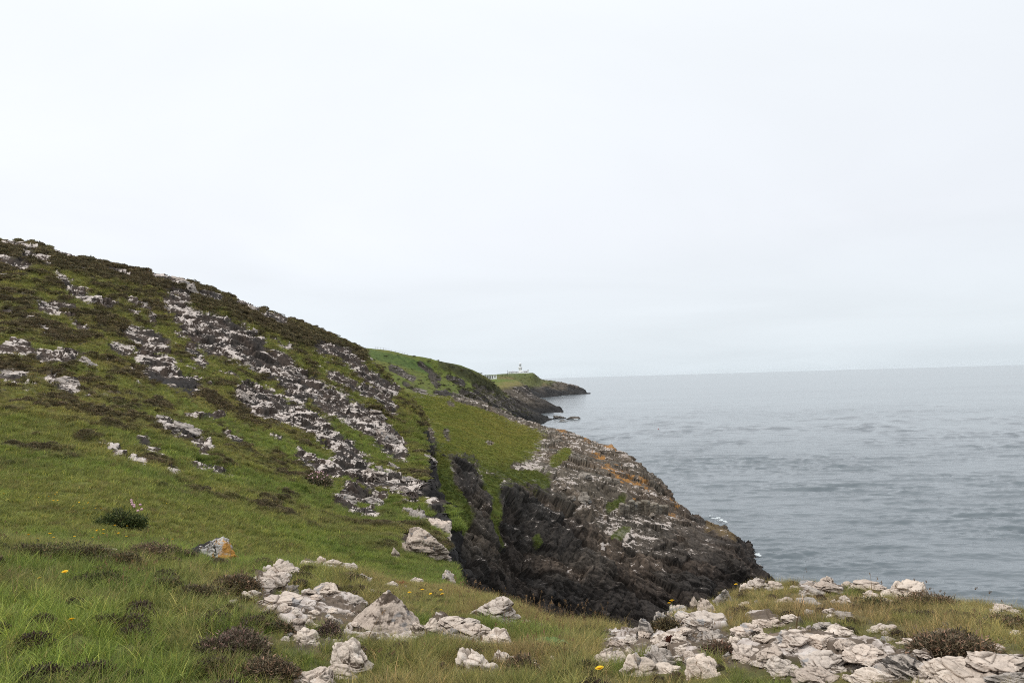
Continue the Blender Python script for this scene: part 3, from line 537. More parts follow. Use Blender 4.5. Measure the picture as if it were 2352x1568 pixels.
# ------------------------------------------------------------------ far hill, second point and the lighthouse island
def far_land(name, lines, x0, x1, nc, nr, s, colour_fn, amp, wl=0.25):
    L = Land(lines, x0, x1, nc, nr, wl); b = L.co; r = np.hypot(b[:, 0], b[:, 1]); px, py = proj(b)
    n0 = grid_normals(b, L.nr, L.nc)
    fb, fm, fs, qn = gn_fields(b, [('noise', 0.02 * s, 4, 0.5, 3), ('noise', 0.07 * s, 5, 0.6, 8), ('noise', 0.3 * s, 6, 0.65, 1), ('noise', 0.12 * s, 8, 0.7, 17)])
    q = b @ R1.T * np.array([0.7, 0.9, 1.6])
    c1, e1, c2, e2 = gn_fields(q, [('cell', 0.06 * s, 0, 0, 2), ('edge', 0.06 * s, 0, 0, 2), ('cell', 0.18 * s, 0, 0, 5), ('edge', 0.18 * s, 0, 0, 5)])
    rock, veg, rockc, lich = colour_fn(b, px, py, n0, fb, fm, fs, qn, c1, c2)
    disp = (1 - rock) * (fm - 0.5) * amp * 0.9 + rock * ((c1 - .5) * 1.5 + (c2 - .5) * 0.8 + (qn - .5) * 2.0 - np.exp(-e1 / .06) * 0.8 - np.exp(-e2 / .06) * 0.4) * amp
    disp *= sstep(-3, 2, b[:, 2])
    P = b + n0 * disp[:, None]; L.finish(P)
    lich = lich + (L.n[:, 2] - 0.6) * 0.5
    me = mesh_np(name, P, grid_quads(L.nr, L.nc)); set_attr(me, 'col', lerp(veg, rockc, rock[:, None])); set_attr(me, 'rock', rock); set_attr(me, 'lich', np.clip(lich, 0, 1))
    tag(link(name, me, M_far), kind='structure'); L.px, L.py = px, py
    return L
LH = [
 [(W, 600, 0, 300), (W, 1150, -4, 330), (W, 1400, -4, 470)],
 [(700, 900, 320), (830, 905, 330), (960, 925, 345), (1080, 935, 372), (1160, 962, 425), (1220, 985, 490), (1262, 974, 552), (1275, 969, 572), (W, 1290, -1, 590), (W, 1330, -4, 590), (W, 1400, -4, 590)],
 [(700, 850, 365), (830, 862, 370), (960, 880, 390), (1080, 905, 415), (1140, 925, 450), (1200, 948, 510), (1240, 956, 560), (1266, 963, 582), (W, 1285, -1, 600), (W, 1330, -4, 600), (W, 1400, -4, 600)],
 [(700, 810, 400), (830, 825, 405), (960, 850, 425), (1080, 878, 445), (1130, 895, 480), (1175, 922, 530), (1215, 944, 570), (1240, 952, 590), (1262, 960, 604), (W, 1280, -1, 610), (W, 1330, -4, 610), (W, 1400, -4, 610)],
 [(700, 772, 430), (824, 798, 432), (862, 801, 434), (886, 804, 436), (936, 815, 440), (980, 821, 444), (1009, 829, 448), (1033, 834, 452), (1053, 838, 456), (1079, 847, 462), (1104, 858, 470), (1122, 870, 480), (1145, 889, 510), (1158, 903, 530), (1175, 914, 560), (1196, 933, 585), (1215, 941, 600), (1228, 947, 605), (1256, 956, 615), (1264, 962, 618), (W, 1277, -1, 622), (W, 1330, -4, 622), (W, 1400, -4, 622)],
 [(W, 600, 25, 520), (W, 1000, 18, 530), (W, 1150, 8, 580), (W, 1250, 0, 650), (W, 1300, -4, 650), (W, 1400, -4, 650)],
 [(W, 600, -4, 620), (W, 1400, -4, 700)],
]
def hill_col(b, px, py, n0, fb, fm, fs, qn, c1, c2):
    # rock belt above the water and crags on the flank
    cr = strokes_mask(px, py, [([(900, 845), (950, 870)], 10), ([(990, 862), (1005, 885)], 10), ([(965, 835), (1010, 868)], 8), ([(1030, 868), (1062, 885)], 9), ([(1000, 905), (1030, 905)], 8), ([(1062, 900), (1110, 925), (1160, 950)], 14), ([(1090, 885), (1130, 900)], 10), ([(1100, 905), (1180, 935), (1230, 955)], 22), ([(1150, 955), (1270, 968)], 26), ([(1040, 905), (1100, 935)], 9), ([(930, 880), (980, 905)], 8)])
    rock = sstep(0.62, 0.80, cr * 0.95 + (qn - 0.5) * 1.5)
    low = 1 - sstep(4, 11, b[:, 2]); rock = np.maximum(rock, low)
    veg = lerp(np.array([0.10, 0.125, 0.026]), np.array([0.135, 0.14, 0.036]), sstep(0.4, 0.6, fb)[:, None])
    veg = lerp(veg, np.array([0.10, 0.085, 0.04]), (sstep(0.5, 0.62, fs) * 0.5)[:, None])
    bracken = strokes_mask(px, py, [([(850, 812), (920, 828), (980, 845)], 13)])
    veg = lerp(veg, np.array([0.070, 0.112, 0.034]), 0.8 * sstep(0.3, 0.8, bracken + (fs - .5) * 0.5)[:, None])
    dkh = strokes_mask(px, py, [([(1015, 838), (1080, 860), (1120, 885), (1150, 905)], 15), ([(1060, 850), (1100, 885)], 12)])
    veg = lerp(veg, np.array([0.040, 0.040, 0.020]), (sstep(0.45, 0.95, dkh + (qn - .5) * 1.6) * 0.85)[:, None])
    rockc = lerp(np.array([0.095, 0.082, 0.066]), np.array([0.050, 0.044, 0.040]), c1[:, None])
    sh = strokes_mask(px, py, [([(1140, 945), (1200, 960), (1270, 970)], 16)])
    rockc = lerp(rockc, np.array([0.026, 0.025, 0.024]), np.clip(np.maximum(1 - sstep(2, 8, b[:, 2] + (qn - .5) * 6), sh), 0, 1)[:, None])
    lich = 0.29 + (c2 - .5) * .5 - (1 - sstep(3, 14, b[:, 2])) * 0.35
    return rock, veg, rockc, lich
HILL = far_land('far_hill', LH, 640, 1380, 520, 340, 1.0, hill_col, 1.5)
L2 = [
 [(W, 1000, -4, 640), (W, 1400, -4, 660)],
 [(W, 1000, 14, 650), (1150, 925, 660), (1215, 952, 680), (1245, 950, 690), (1262, 948.5, 698), (1277, 945, 708), (1286, 942, 716), (W, 1296, -1, 725), (W, 1330, -4, 725), (W, 1400, -4, 725)],
 [(W, 1000, 26, 690), (1150, 895, 700), (1200, 912, 712), (1230, 922, 720), (1255, 928, 724), (1275, 935, 728), (1288, 940.5, 732), (W, 1296, -2, 736), (W, 1330, -4, 736), (W, 1400, -4, 736)],
 [(W, 1000, 30, 760), (1120, 880, 760), (1153, 879, 765), (1187, 884, 770), (1205, 892, 768), (1217, 902, 764), (1227, 909, 760), (1246, 918, 755), (1263, 925, 750), (1277, 930.5, 745), (1285, 934, 742), (1291, 940, 740), (W, 1300, -2, 745), (W, 1330, -4, 745), (W, 1400, -4, 745)],
 [(W, 1000, 30, 930), (1110, 870.5, 950), (1125, 870.5, 952), (1142, 870, 955), (1153, 869.5, 955), (1187, 873, 940), (1201, 881.5, 900), (1215, 897, 850), (W, 1228, 6, 830), (W, 1260, -2, 820), (W, 1400, -4, 820)],
 [(W, 1000, 28, 1000), (W, 1140, 26, 1010), (W, 1200, 8, 1010), (W, 1240, -3, 1000), (W, 1400, -4, 1000)],
 [(W, 1000, -4, 1100), (W, 1400, -4, 1100)],
]
def pt_col(b, px, py, n0, fb, fm, fs, qn, c1, c2):
    g = poly_sd(px, py, [(1090, 860), (1130, 866), (1190, 870), (1203, 884), (1180, 888), (1150, 892), (1130, 885), (1100, 885)])
    rock = 1 - sstep(-5, 5, g + (qn - .5) * 14)
    veg = lerp(np.array([0.105, 0.135, 0.026]), np.array([0.165, 0.145, 0.05]), sstep(0.42, 0.58, fb + (px - 1170) * 0.004)[:, None])
    rockc = lerp(np.array([0.105, 0.088, 0.070]), np.array([0.050, 0.044, 0.040]), c1[:, None])
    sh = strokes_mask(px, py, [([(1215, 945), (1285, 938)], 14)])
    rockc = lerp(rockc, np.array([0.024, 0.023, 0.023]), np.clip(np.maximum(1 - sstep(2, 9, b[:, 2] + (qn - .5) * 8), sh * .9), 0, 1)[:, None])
    lich = 0.29 + (c2 - .5) * .5 - (1 - sstep(4, 14, b[:, 2])) * 0.4
    return rock, veg, rockc, lich
POINT = far_land('rocky_point', L2, 1060, 1360, 420, 300, 0.8, pt_col, 1.9)
L3 = [
 [(W, 1040, -4, 1080), (W, 1420, -4, 1300)],
 [(W, 1040, 0, 1140), (1180, 914, 1190), (1215, 914, 1215), (1245, 912.7, 1230), (1273, 910.3, 1280), (1290, 908.5, 1325), (1307, 906.7, 1354), (1330, 904.2, 1395), (1345, 903, 1420), (1354, 902.2, 1440), (W, 1362, -1, 1470), (W, 1420, -4, 1470)],
 [(W, 1040, 14, 1200), (1180, 897, 1230), (1215, 897, 1250), (1245, 896, 1270), (1273, 897, 1320), (1290, 897, 1360), (1307, 897.5, 1385), (1330, 898.5, 1415), (1345, 900.5, 1435), (1352, 901.5, 1448), (W, 1362, -2, 1480), (W, 1420, -4, 1480)],
 [(W, 1040, 30, 1230), (1135, 873, 1235), (1180, 876, 1260), (1215, 880, 1280), (1245, 884, 1310), (1273, 886, 1355), (1290, 888, 1395), (1307, 890, 1420), (1330, 894.5, 1440), (1345, 899, 1450), (1352, 901.2, 1455), (W, 1362, -2, 1490), (W, 1420, -4, 1490)],
 [(1040, 866, 1270), (1110, 868, 1280), (1136, 862, 1290), (1143, 859, 1300), (1167, 858.3, 1310), (1196, 857.6, 1310), (1223, 857.4, 1310), (1230, 860.5, 1320), (1237, 867.8, 1345), (1244, 871.4, 1380), (1256, 871.4, 1400), (1273, 874.3, 1425), (1290, 877.3, 1440), (1307, 881.3, 1450), (1324, 887.3, 1456), (1339.5, 893.3, 1460), (1346, 897.5, 1460), (1352, 901, 1460), (W, 1362, -2, 1500), (W, 1420, -4, 1500)],
 [(W, 1040, 36, 1380), (W, 1143, 37.3, 1365), (W, 1223, 38.4, 1360), (W, 1237, 30, 1390), (W, 1250, 24, 1440), (W, 1290, 14, 1490), (W, 1330, 5, 1500), (W, 1350, -2, 1510), (W, 1420, -4, 1510)],
 [(W, 1040, -4, 1520), (W, 1420, -4, 1580)],
]
def isl_col(b, px, py, n0, fb, fm, fs, qn, c1, c2):
    g = poly_sd(px, py, [(1040, 850), (1143, 850), (1225, 850), (1245, 868), (1275, 875), (1262, 884), (1240, 887), (1215, 890), (1180, 890), (1040, 890)])
    rock = 1 - sstep(-6, 6, g + (qn - .5) * 22)
    veg = lerp(np.array([0.082, 0.112, 0.034]), np.array([0.112, 0.120, 0.046]), sstep(0.42, 0.60, fb)[:, None])
    veg = lerp(veg, np.array([0.20, 0.14, 0.07]), (strokes_mask(px, py, [([(1150, 872), (1175, 874)], 6), ([(1250, 885), (1270, 892)], 5)]))[:, None] * 0.7)
    rockc = lerp(np.array([0.15, 0.125, 0.095]), np.array([0.065, 0.057, 0.05]), c1[:, None])
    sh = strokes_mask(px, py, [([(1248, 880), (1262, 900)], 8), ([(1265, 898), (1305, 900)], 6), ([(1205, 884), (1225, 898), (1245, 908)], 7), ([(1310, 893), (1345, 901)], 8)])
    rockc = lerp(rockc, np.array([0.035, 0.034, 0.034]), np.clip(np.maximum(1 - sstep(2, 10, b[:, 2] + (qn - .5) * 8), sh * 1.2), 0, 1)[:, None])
    lich = 0.29 + (c2 - .5) * .5 - (1 - sstep(4, 18, b[:, 2])) * 0.35
    return rock, veg, rockc, lich
ISLE = far_land('lighthouse_island', L3, 1060, 1400, 420, 260, 0.5, isl_col, 2.6)
# ------------------------------------------------------------------ sea
def build_sea():
    t0, t1 = math.radians(-3.5), math.radians(37)
    th = np.concatenate([np.linspace(math.radians(-62), t0, 60, endpoint=False), np.arange(t0, t1, 0.00105), np.linspace(t1, math.radians(62), 40)])
    rs = [48.0]
    while rs[-1] < 1500: rs.append(rs[-1] + max(0.28, rs[-1]**2 / (30 * 819) * 0.48))
    n_near = len(rs)
    rs += list(np.geomspace(rs[-1] * 1.02, 26000, 90))
    rs = np.array(rs); dr = np.gradient(rs)
    Rg, T = np.meshgrid(rs, th, indexing='ij'); X = Rg * np.sin(T); Y = Rg * np.cos(T); Z = np.zeros_like(X)
    step = np.broadcast_to(dr[:, None], X.shape)
    g = np.random.default_rng(3)
    mod = gn_fields(np.stack([X, Y, Z], -1).reshape(-1, 3) * np.array([0.6, 1.0, 1]), [('noise', 0.020, 4, 0.5, 0)])[0].reshape(X.shape)
    mod = 0.35 + 1.3 * sstep(0.35, 0.68, mod)
    for k in range(96):
        lam = 0.9 * (15.0 / 0.9) ** g.random(); a = math.radians(14 + g.normal() * 24); ph = g.random() * 6.283
        kx, ky = math.sin(a) * 6.283 / lam, math.cos(a) * 6.283 / lam
        A = 0.0061 * lam ** 0.72
        c = kx * X + ky * Y + ph
        w = sstep(2.2, 0.34, step / lam)
        Z += A * w * (np.sin(c) + 0.22 * np.sin(2 * c + 1.57))
    Z *= mod
    m, t, out = new_mat('sea_water')
    pos = N(t, 'ShaderNodeNewGeometry').outputs['Position']
    mp = N(t, 'ShaderNodeMapping'); mp.inputs['Rotation'].default_value = (0, 0, math.radians(12)); mp.inputs['Scale'].default_value = (0.55, 1.0, 1.0); t.links.new(pos, mp.inputs['Vector'])
    v = mp.outputs[0]
    w1 = noise(t, v, 0.9, 5, 0.6, 0.3); w2 = noise(t, v, 3.2, 4, 0.6, 0.2); w3 = noise(t, v, 0.28, 3, 0.5)
    h = mathn(t, 'ADD', mathn(t, 'ADD', mathn(t, 'MULTIPLY', w1, 0.85), mathn(t, 'MULTIPLY', w2, 0.12)), mathn(t, 'MULTIPLY', w3, 1.5))
    mp2 = N(t, 'ShaderNodeMapping'); mp2.inputs['Scale'].default_value = (0.0016, 0.0050, 1.0); t.links.new(pos, mp2.inputs['Vector'])
    mp3 = N(t, 'ShaderNodeMapping'); mp3.inputs['Rotation'].default_value = (0, 0, math.radians(8)); mp3.inputs['Scale'].default_value = (0.016, 0.022, 1.0); t.links.new(pos, mp3.inputs['Vector'])
    calm = ramp(t, mathn(t, 'ADD', mathn(t, 'MULTIPLY', noise(t, mp2.outputs[0], 1.0, 4, 0.55), 0.6), mathn(t, 'MULTIPLY', noise(t, mp3.outputs[0], 1.0, 6, 0.7), 0.4)), [(0.38, 0.08), (0.62, 0.56)])
    b = N(t, 'ShaderNodeBsdfPrincipled'); b.inputs['Base Color'].default_value = (0.100, 0.122, 0.136, 1); b.inputs['Roughness'].default_value = 0.12; b.inputs['IOR'].default_value = 1.333
    bn = N(t, 'ShaderNodeBump'); bn.inputs['Distance'].default_value = 0.42; t.links.new(calm, bn.inputs['Strength']); t.links.new(h, bn.inputs['Height']); t.links.new(bn.outputs[0], b.inputs['Normal'])
    t.links.new(b.outputs[0], out.inputs['Surface'])
    me = mesh_np('sea', np.stack([X, Y, Z], -1).reshape(-1, 3), grid_quads(len(rs), len(th)))
    tag(link('sea', me, m), kind='structure')
build_sea()
def sea_point(px, py):
    t, e = (float(v) for v in th_e(px, py)); r = -EYE / e
    return Vector((r * math.sin(t), r * math.cos(t), 0.0)), r

# ------------------------------------------------------------------ rocks
_ico = {}
def ico(n):
    if n not in _ico:
        bm = bmesh.new(); bmesh.ops.create_icosphere(bm, subdivisions=n, radius=1)
        bm.verts.ensure_lookup_table()
        _ico[n] = (np.array([v.co[:] for v in bm.verts]), np.array([[v.index for v in f.verts] for f in bm.faces])); bm.free()
    return _ico[n]
def rock_mesh(seed, w, d, h, sub=5, kind='r', yaw=0.0):
    """angular weathered block: cut by random planes, split along slanted bedding, roughened"""
    g = np.random.default_rng(seed); D, Fc = ico(sub)
    npl = {'r': 15, 's': 11, 'p': 9, 'k': 12}[kind]
    nr = g.normal(size=(npl, 3)); nr /= np.linalg.norm(nr, axis=1, keepdims=True); hh = 0.62 + 0.38 * g.random(npl)
    if kind == 's': nr = np.vstack([nr, [[0.12, -0.1, 0.98]]]); hh = np.append(hh, 0.62)
    if kind == 'p':      # a leaning pyramid: one long smooth left face, steep ribbed front and right faces
        nr = np.array([[-0.62, -0.30, 0.72], [0.75, -0.10, 0.66], [0.22, -0.76, 0.61], [-0.02, 0.75, 0.66], [0, 0, -1.0]]); nr /= np.linalg.norm(nr, axis=1, keepdims=True)
        hh = nr @ np.array([0.12, 0.0, 1.0]); hh[4] = 0.5
    dn = np.maximum(D @ nr.T, 1e-3); R = hh / dn
    p = 32.0; r = (R ** -p).sum(1) ** (-1 / p); r = np.minimum(r, 1.25)
    P = D * r[:, None]
    P /= np.abs(P).max(0)
    low = P[:, 2] < 0; P[low, 2] *= 0.55
    # bedding steps, joint facets and cracks
    bd = np.array([g.uniform(0.48, 0.66), g.uniform(-0.35, -0.15), 1.0]) if kind != 'p' else np.array([1.0, 0.35, 0.15]); bd /= np.linalg.norm(bd)
    Q = P * np.array([1.0, 1.0, 1.3]); Q = Q + (Q @ bd)[:, None] * bd * 0.9
    f1, f2, f3, c1, e1, fa, fb, e2 = gn_fields(Q + seed * 3.7, [('noise', 1.4, 3, 0.5, 0), ('noise', 3.4, 6, 0.6, 7), ('noise', 10.0, 5, 0.65, 3), ('cell', 1.25, 0, 0, 1), ('edge', 1.25, 0, 0, 1), ('facet', 1.25, 0, 0, 1), ('facet', 3.0, 0, 0, 4), ('edge', 3.0, 0, 0, 4)])
    s = P @ bd * (2.2 + g.random() * 2.0) + (f1 - 0.5) * 1.6 + g.random() * 9
    saw = s - np.floor(s); stp = np.where(saw < 0.85, saw / 0.85, (1 - saw) / 0.15)
    crack = np.exp(-(e1 / 0.035) ** 1.2) * sstep(0.35, 0.6, f1 + (c1 - .5) * 0.4)
    seamc = np.exp(-((1 - saw) / 0.07)) * sstep(0.42, 0.58, f2)
    off = (f1 - 0.5) * 0.22 + (f2 - 0.5) * 0.10 + (f3 - 0.5) * 0.045 + (stp - 0.6) * 0.07 + (c1 - 0.5) * 0.12 + fa * 0.45 + fb * 0.22 - crack * 0.13 - seamc * 0.05 - np.exp(-e2 / 0.03) * 0.03
    if kind == 'p':
        rib = gn_fields(P * np.array([7.0, 7.0, 0.8]) + seed, [('noise', 1.0, 3, 0.55, 0)])[0] - 0.5
        face = sstep(-0.35, 0.0, P[:, 0]); off = off * 0.16 + rib * 0.26 * face; seamc = np.maximum(seamc * 0.3, sstep(-0.03, -0.12, rib) * face); crack = crack * 0.15
    crk = np.clip(crack * 1.1 + seamc * 0.9 + sstep(0.60, 0.72, f2) * 0.25, 0, 1)
    if kind == 'p': crk = np.clip(crk * 1.0 * sstep(0.85, 0.6, P[:, 2]), 0, 1)
    P = P + D * off[:, None]
    P = P * np.array([w / 2, d / 2, h])
    c, sn = math.cos(yaw), math.sin(yaw); P = np.stack([P[:, 0] * c - P[:, 1] * sn, P[:, 0] * sn + P[:, 1] * c, P[:, 2]], -1)
    # keep the asked width seen from the front and the asked height
    P[:, 0] *= w / (np.ptp(P[:, 0]) + 1e-9); P[:, 2] *= h / P[:, 2].max()
    P[:, 0] -= (P[:, 0].max() + P[:, 0].min()) / 2
    me = mesh_np('rock', P, Fc); set_attr(me, 'crk', crk); return me
MATS = {'n': M_rock, 'g': M_rockgrey, 'w': M_rockpale, 'o': M_rockorange}
G_ROCK = 'lichen covered rocks of the near headland'
ROCKS = [
 # x0, x1, y0, y1, kind, material, rmax, label
 (610, 682, 1276, 1318, 'r', 'n', 12, 'knobbly grey white block at the top of the left rubble, beside small dark heather'),
 (592, 662, 1300, 1352, 's', 'n', 12, 'long tilted pale rock leading up to the heather above the left rubble'),
 (580, 630, 1322, 1356, 'r', 'n', 12, 'rounded pale rock forming the left end of the long left outcrop'),
 (636, 684, 1334, 1368, 'r', 'g', 12, 'crumbling grey rock at the lower right end of the long left outcrop'),
 (557, 598, 1347, 1378, 'r', 'w', 12, 'bright white angular rock standing apart at the far left of the rubble'),
 (528, 548, 1372, 1385, 'r', 'w', 12, 'small white rock half hidden in grass, left of the bright white angular rock'),
 (712, 782, 1335, 1374, 's', 'w', 12, 'smooth cream slab lying behind the left rubble below the brown grassy bank'),
 (690, 712, 1348, 1362, 'r', 'n', 12, None),
 (720, 746, 1274, 1296, 'p', 'n', 12, 'small pointed rock sticking up on the skyline of the left rubble'),
 (686, 716, 1283, 1302, 'r', 'n', 12, None), (746, 786, 1284, 1302, 's', 'n', 12, 'flat pale rock on the rubble skyline just right of the small pointed one'),
 (782, 820, 1290, 1312, 'r', 'n', 12, 'pale rock with a rusty stain at the right end of the rubble skyline'),
 (816, 854, 1313, 1344, 's', 'n', 12, 'narrow sloping rock between the rubble skyline and the big ribbed pyramid rock'),
 (870, 914, 1329, 1352, 'r', 'n', 12, 'low pale rock directly behind the tip of the big ribbed pyramid rock'),
 (844, 870, 1348, 1366, 'r', 'w', 12, None),
 (806, 966, 1344, 1462, 'p', 'n', 12, 'large pyramid shaped rock with dark vertical ribs, the biggest in the middle of the foreground'),
 (790, 836, 1364, 1394, 'r', 'g', 12, 'dark grey lumpy rock to the left of the big ribbed pyramid rock'),
 (600, 690, 1358, 1398, 's', 'n', 12, 'slab with a dark hollow under its edge in the middle of the left rubble'),
 (588, 606, 1374, 1388, 'r', 'n', 12, None), (655, 682, 1388, 1404, 'r', 'w', 12, None), (640, 660, 1392, 1408, 'r', 'w', 12, None), (664, 684, 1398, 1412, 'r', 'w', 12, None), (694, 716, 1408, 1420, 'r', 'w', 12, None), (750, 774, 1393, 1406, 's', 'w', 12, None), (800, 812, 1404, 1414, 's', 'w', 12, None),
 (652, 694, 1412, 1452, 'r', 'n', 12, 'upright blocky cream rock above the pale wedge on the left rubble slope'),
 (688, 720, 1414, 1440, 's', 'n', 12, None), (668, 726, 1436, 1474, 's', 'w', 12, 'pale flat topped wedge with a grey underside on the left rubble slope'),
 (706, 738, 1428, 1444, 'r', 'w', 12, None), (694, 726, 1460, 1482, 'r', 'w', 12, None), (644, 664, 1457, 1473, 'r', 'w', 12, None), (598, 626, 1470, 1486, 's', 'w', 12, 'low whitish stone alone in the grass left of the rubble slope'), (746, 764, 1440, 1460, 'r', 'w', 12, None),
 (762, 854, 1456, 1546, 'p', 'w', 12, 'big cream boulder with a notched top at the bottom, left of centre'),
 (752, 816, 1518, 1562, 'r', 'w', 12, 'rounded cream rock leaning on the front of the big notched boulder'),
 (662, 768, 1524, 1580, 'r', 'n', 12, 'pale rock with a dark cleft, cut by the bottom edge beside dark heather'),
 (940, 974, 1422, 1461, 'p', 'n', 12, 'thin upright flake leaning on the right foot of the big ribbed pyramid rock'), (968, 1002, 1416, 1460, 'p', 'w', 12, 'tall pale upright flake second to the right of the big ribbed pyramid rock'),
 (1000, 1062, 1414, 1446, 's', 'n', 12, 'flaky layered rock behind the long diagonal slab'), (1056, 1100, 1416, 1438, 's', 'n', 12, 'low flat rock at the upper end of the flaky layered one'),
 (1020, 1060, 1436, 1464, 'r', 'n', 12, 'lumpy rock at the left end of the long diagonal slab'),
 (1044, 1132, 1430, 1476, 's', 'n', 12, 'broken rock plate between the flaky layered rock and the long diagonal slab'),
 (1092, 1178, 1432, 1490, 's', 'w', 12, 'upper half of the long diagonal slab, with a straight right edge against the grass'),
 (1048, 1146, 1472, 1556, 's', 'w', 12, 'broad lower half of the long diagonal slab, cream and pitted'),
 (1078, 1190, 1357, 1426, 'r', 'n', 12, 'pale pock marked boulder on the very edge of the drop into the dark cove'),
 (1070, 1100, 1356, 1376, 's', 'n', 12, 'small rock jutting left from the pock marked boulder at the cove edge'),
 (1124, 1168, 1542, 1574, 'r', 'w', 12, 'cream stone cut by the bottom edge below the long diagonal slab'), (1142, 1172, 1526, 1544, 'r', 'w', 12, None), (1088, 1122, 1556, 1574, 's', 'n', 12, None),
 (1254, 1277, 1498, 1526, 'r', 'w', 12, 'egg shaped pale stone in the grass between the two rocky outcrops'), (1206, 1246, 1508, 1546, 'r', 'n', 12, 'pale rock half buried in brown heather below the middle of the frame'), (1258, 1274, 1486, 1500, 'r', 'n', 12, None),
 (1190, 1226, 1420, 1442, 's', 'n', 12, 'low rock with an orange fleck at the brink left of the dry grass gap'), (1222, 1254, 1430, 1450, 's', 'n', 12, None), (1284, 1324, 1450, 1472, 's', 'n', 12, 'grey rock in the dry grass at the brink of the cove'),
 (918, 1034, 1222, 1296, 'r', 'n', 45, 'massive lichen mottled crag on the green edge of the hillside above the dark ravine'), (898, 917, 1256, 1288, 'p', 'n', 45, 'small upright rock on the grass just left of the lichen mottled crag'), (1008, 1046, 1310, 1350, 'r', 'n', 45, 'pale spotted rock at the foot of the lichen mottled crag'),
 (975, 1032, 1192, 1228, 's', 'n', 60, 'sloping pale rock above the lichen mottled crag at the ravine edge'), (926, 972, 1330, 1346, 's', 'n', 45, 'low rock with red growth in front of the crag, behind the small green lawn'),
 (437, 537, 1240, 1289, 'r', 'o', 11, 'dark and white boulder with bright orange lichen, alone on the grass at left'),
 (228, 280, 1252, 1276, 's', 'n', 11, 'low white rock among the heather mounds at left'),
 # right hand knoll
 (1716, 1780, 1318, 1360, 'r', 'n', 12, 'pale rounded rock crowning the left end of the right hand knoll against the dark cliff'), (1762, 1800, 1326, 1358, 'r', 'n', 12, 'double humped rock just right of the rounded one crowning the knoll'), (1698, 1722, 1332, 1346, 'r', 'w', 12, None),
 (1640, 1686, 1345, 1392, 'p', 'g', 12, 'steep grey green split rock on the left slope of the right hand knoll'), (1697, 1723, 1377, 1394, 'r', 'w', 12, 'small white rock in dry grass below the knoll crest'),
 (1778, 1825, 1366, 1388, 'r', 'n', 12, 'low domed rock in dry grass under the double humped rock'),
 (1583, 1606, 1364, 1396, 'p', 'n', 12, 'sharp little fin of rock on the brink, left of the right hand knoll'), (1604, 1648, 1370, 1412, 'p', 'n', 12, 'ribbed slanting rock next to the sharp little fin'), (1508, 1543, 1397, 1428, 'r', 'g', 12, 'squat grey rock above the round heather cushion on the brink'),
 (1540, 1588, 1382, 1424, 's', 'n', 12, 'long slanting rib of rock between the squat grey rock and the sharp fin'), (1556, 1612, 1408, 1428, 's', 'w', 12, 'low pale ledge right of the round heather cushion'), (1574, 1670, 1414, 1441, 's', 'n', 12, 'long flat white ledge under the ribbed slanting rock'),
 (1464, 1503, 1414, 1462, 'p', 'g', 12, 'rough greenish grey rock left of the round heather cushion'), (1470, 1502, 1440, 1468, 'r', 'n', 12, None),
 (1554, 1600, 1436, 1460, 'r', 'w', 12, 'smooth cream hump right below the round heather cushion'), (1500, 1562, 1446, 1476, 's', 'w', 12, 'flat white rock directly in front of the round heather cushion'), (1544, 1588, 1450, 1476, 'r', 'w', 12, None), (1616, 1662, 1446, 1470, 's', 'g', 12, 'broken grey stone in brown grass right of the cream hump'),
 (1394, 1436, 1460, 1490, 'r', 'n', 12, 'jagged rock with a dark pocket at the upper left of the central right outcrop'), (1428, 1468, 1456, 1486, 's', 'w', 12, 'thin pale slab with a dark edge at the top of the central right outcrop'),
 (1366, 1438, 1478, 1528, 'r', 'n', 12, 'broad pale rock at the far left of the central right outcrop'), (1436, 1462, 1482, 1506, 'r', 'w', 12, None),
 (1426, 1512, 1478, 1554, 'r', 'w', 12, 'large smooth cream boulder with grass stems in front of it'), (1480, 1560, 1470, 1538, 'r', 'g', 12, 'flat gritty grey rock right of the large smooth cream boulder'),
 (1554, 1588, 1472, 1502, 'r', 'w', 12, 'cream rock with a brown cap beside the gritty grey rock'), (1578, 1648, 1500, 1560, 'p', 'w', 12, 'pale wedge with a square white patch at the right end of the central right outcrop'), (1504, 1564, 1524, 1548, 's', 'w', 12, 'white rim of rock under the gritty grey rock'), (1574, 1604, 1492, 1512, 's', 'n', 12, None),
 (1720, 1797, 1404, 1446, 'r', 'n', 12, 'cracked plate of pale rock mid knoll, left of the small domed one'), (1793, 1838, 1406, 1429, 'r', 'w', 12, 'small domed rock right of the cracked plate'), (1682, 1752, 1430, 1464, 's', 'n', 12, 'layered pale rock below the cracked plate'), (1671, 1702, 1459, 1476, 'r', 'w', 12, None),
 (1732, 1780, 1454, 1480, 's', 'w', 12, 'left block of the long split slab across the knoll'), (1776, 1860, 1448, 1486, 's', 'n', 12, 'middle block of the long split slab across the knoll'), (1846, 1926, 1452, 1490, 's', 'w', 12, 'tapering right block of the long split slab across the knoll'),
 (1686, 1746, 1468, 1510, 'r', 'n', 12, 'mottled rock at the left end of the bottom rock band'), (1744, 1800, 1476, 1512, 'r', 'n', 12, None), (1764, 1832, 1496, 1550, 'r', 'w', 12, 'cream rock with a rusty flank in the lower left of the bottom rock band'),
 (1838, 1894, 1340, 1374, 'r', 'g', 12, 'big rounded grey white boulder on the knoll crest, lowest of the crest cluster'), (1870, 1930, 1330, 1358, 'r', 'n', 12, 'wide boulder at the right of the crest cluster on the knoll'), (1882, 1917, 1319, 1340, 'p', 'n', 12, 'pointed boulder at the top of the crest cluster against the sea'), (1838, 1878, 1327, 1346, 'r', 'n', 12, 'low boulder at the left of the crest cluster against the sea'), (1816, 1850, 1340, 1360, 's', 'n', 12, None), (1830, 1884, 1366, 1392, 'r', 'g', 12, 'greyish rock in front of the crest cluster on the knoll'),
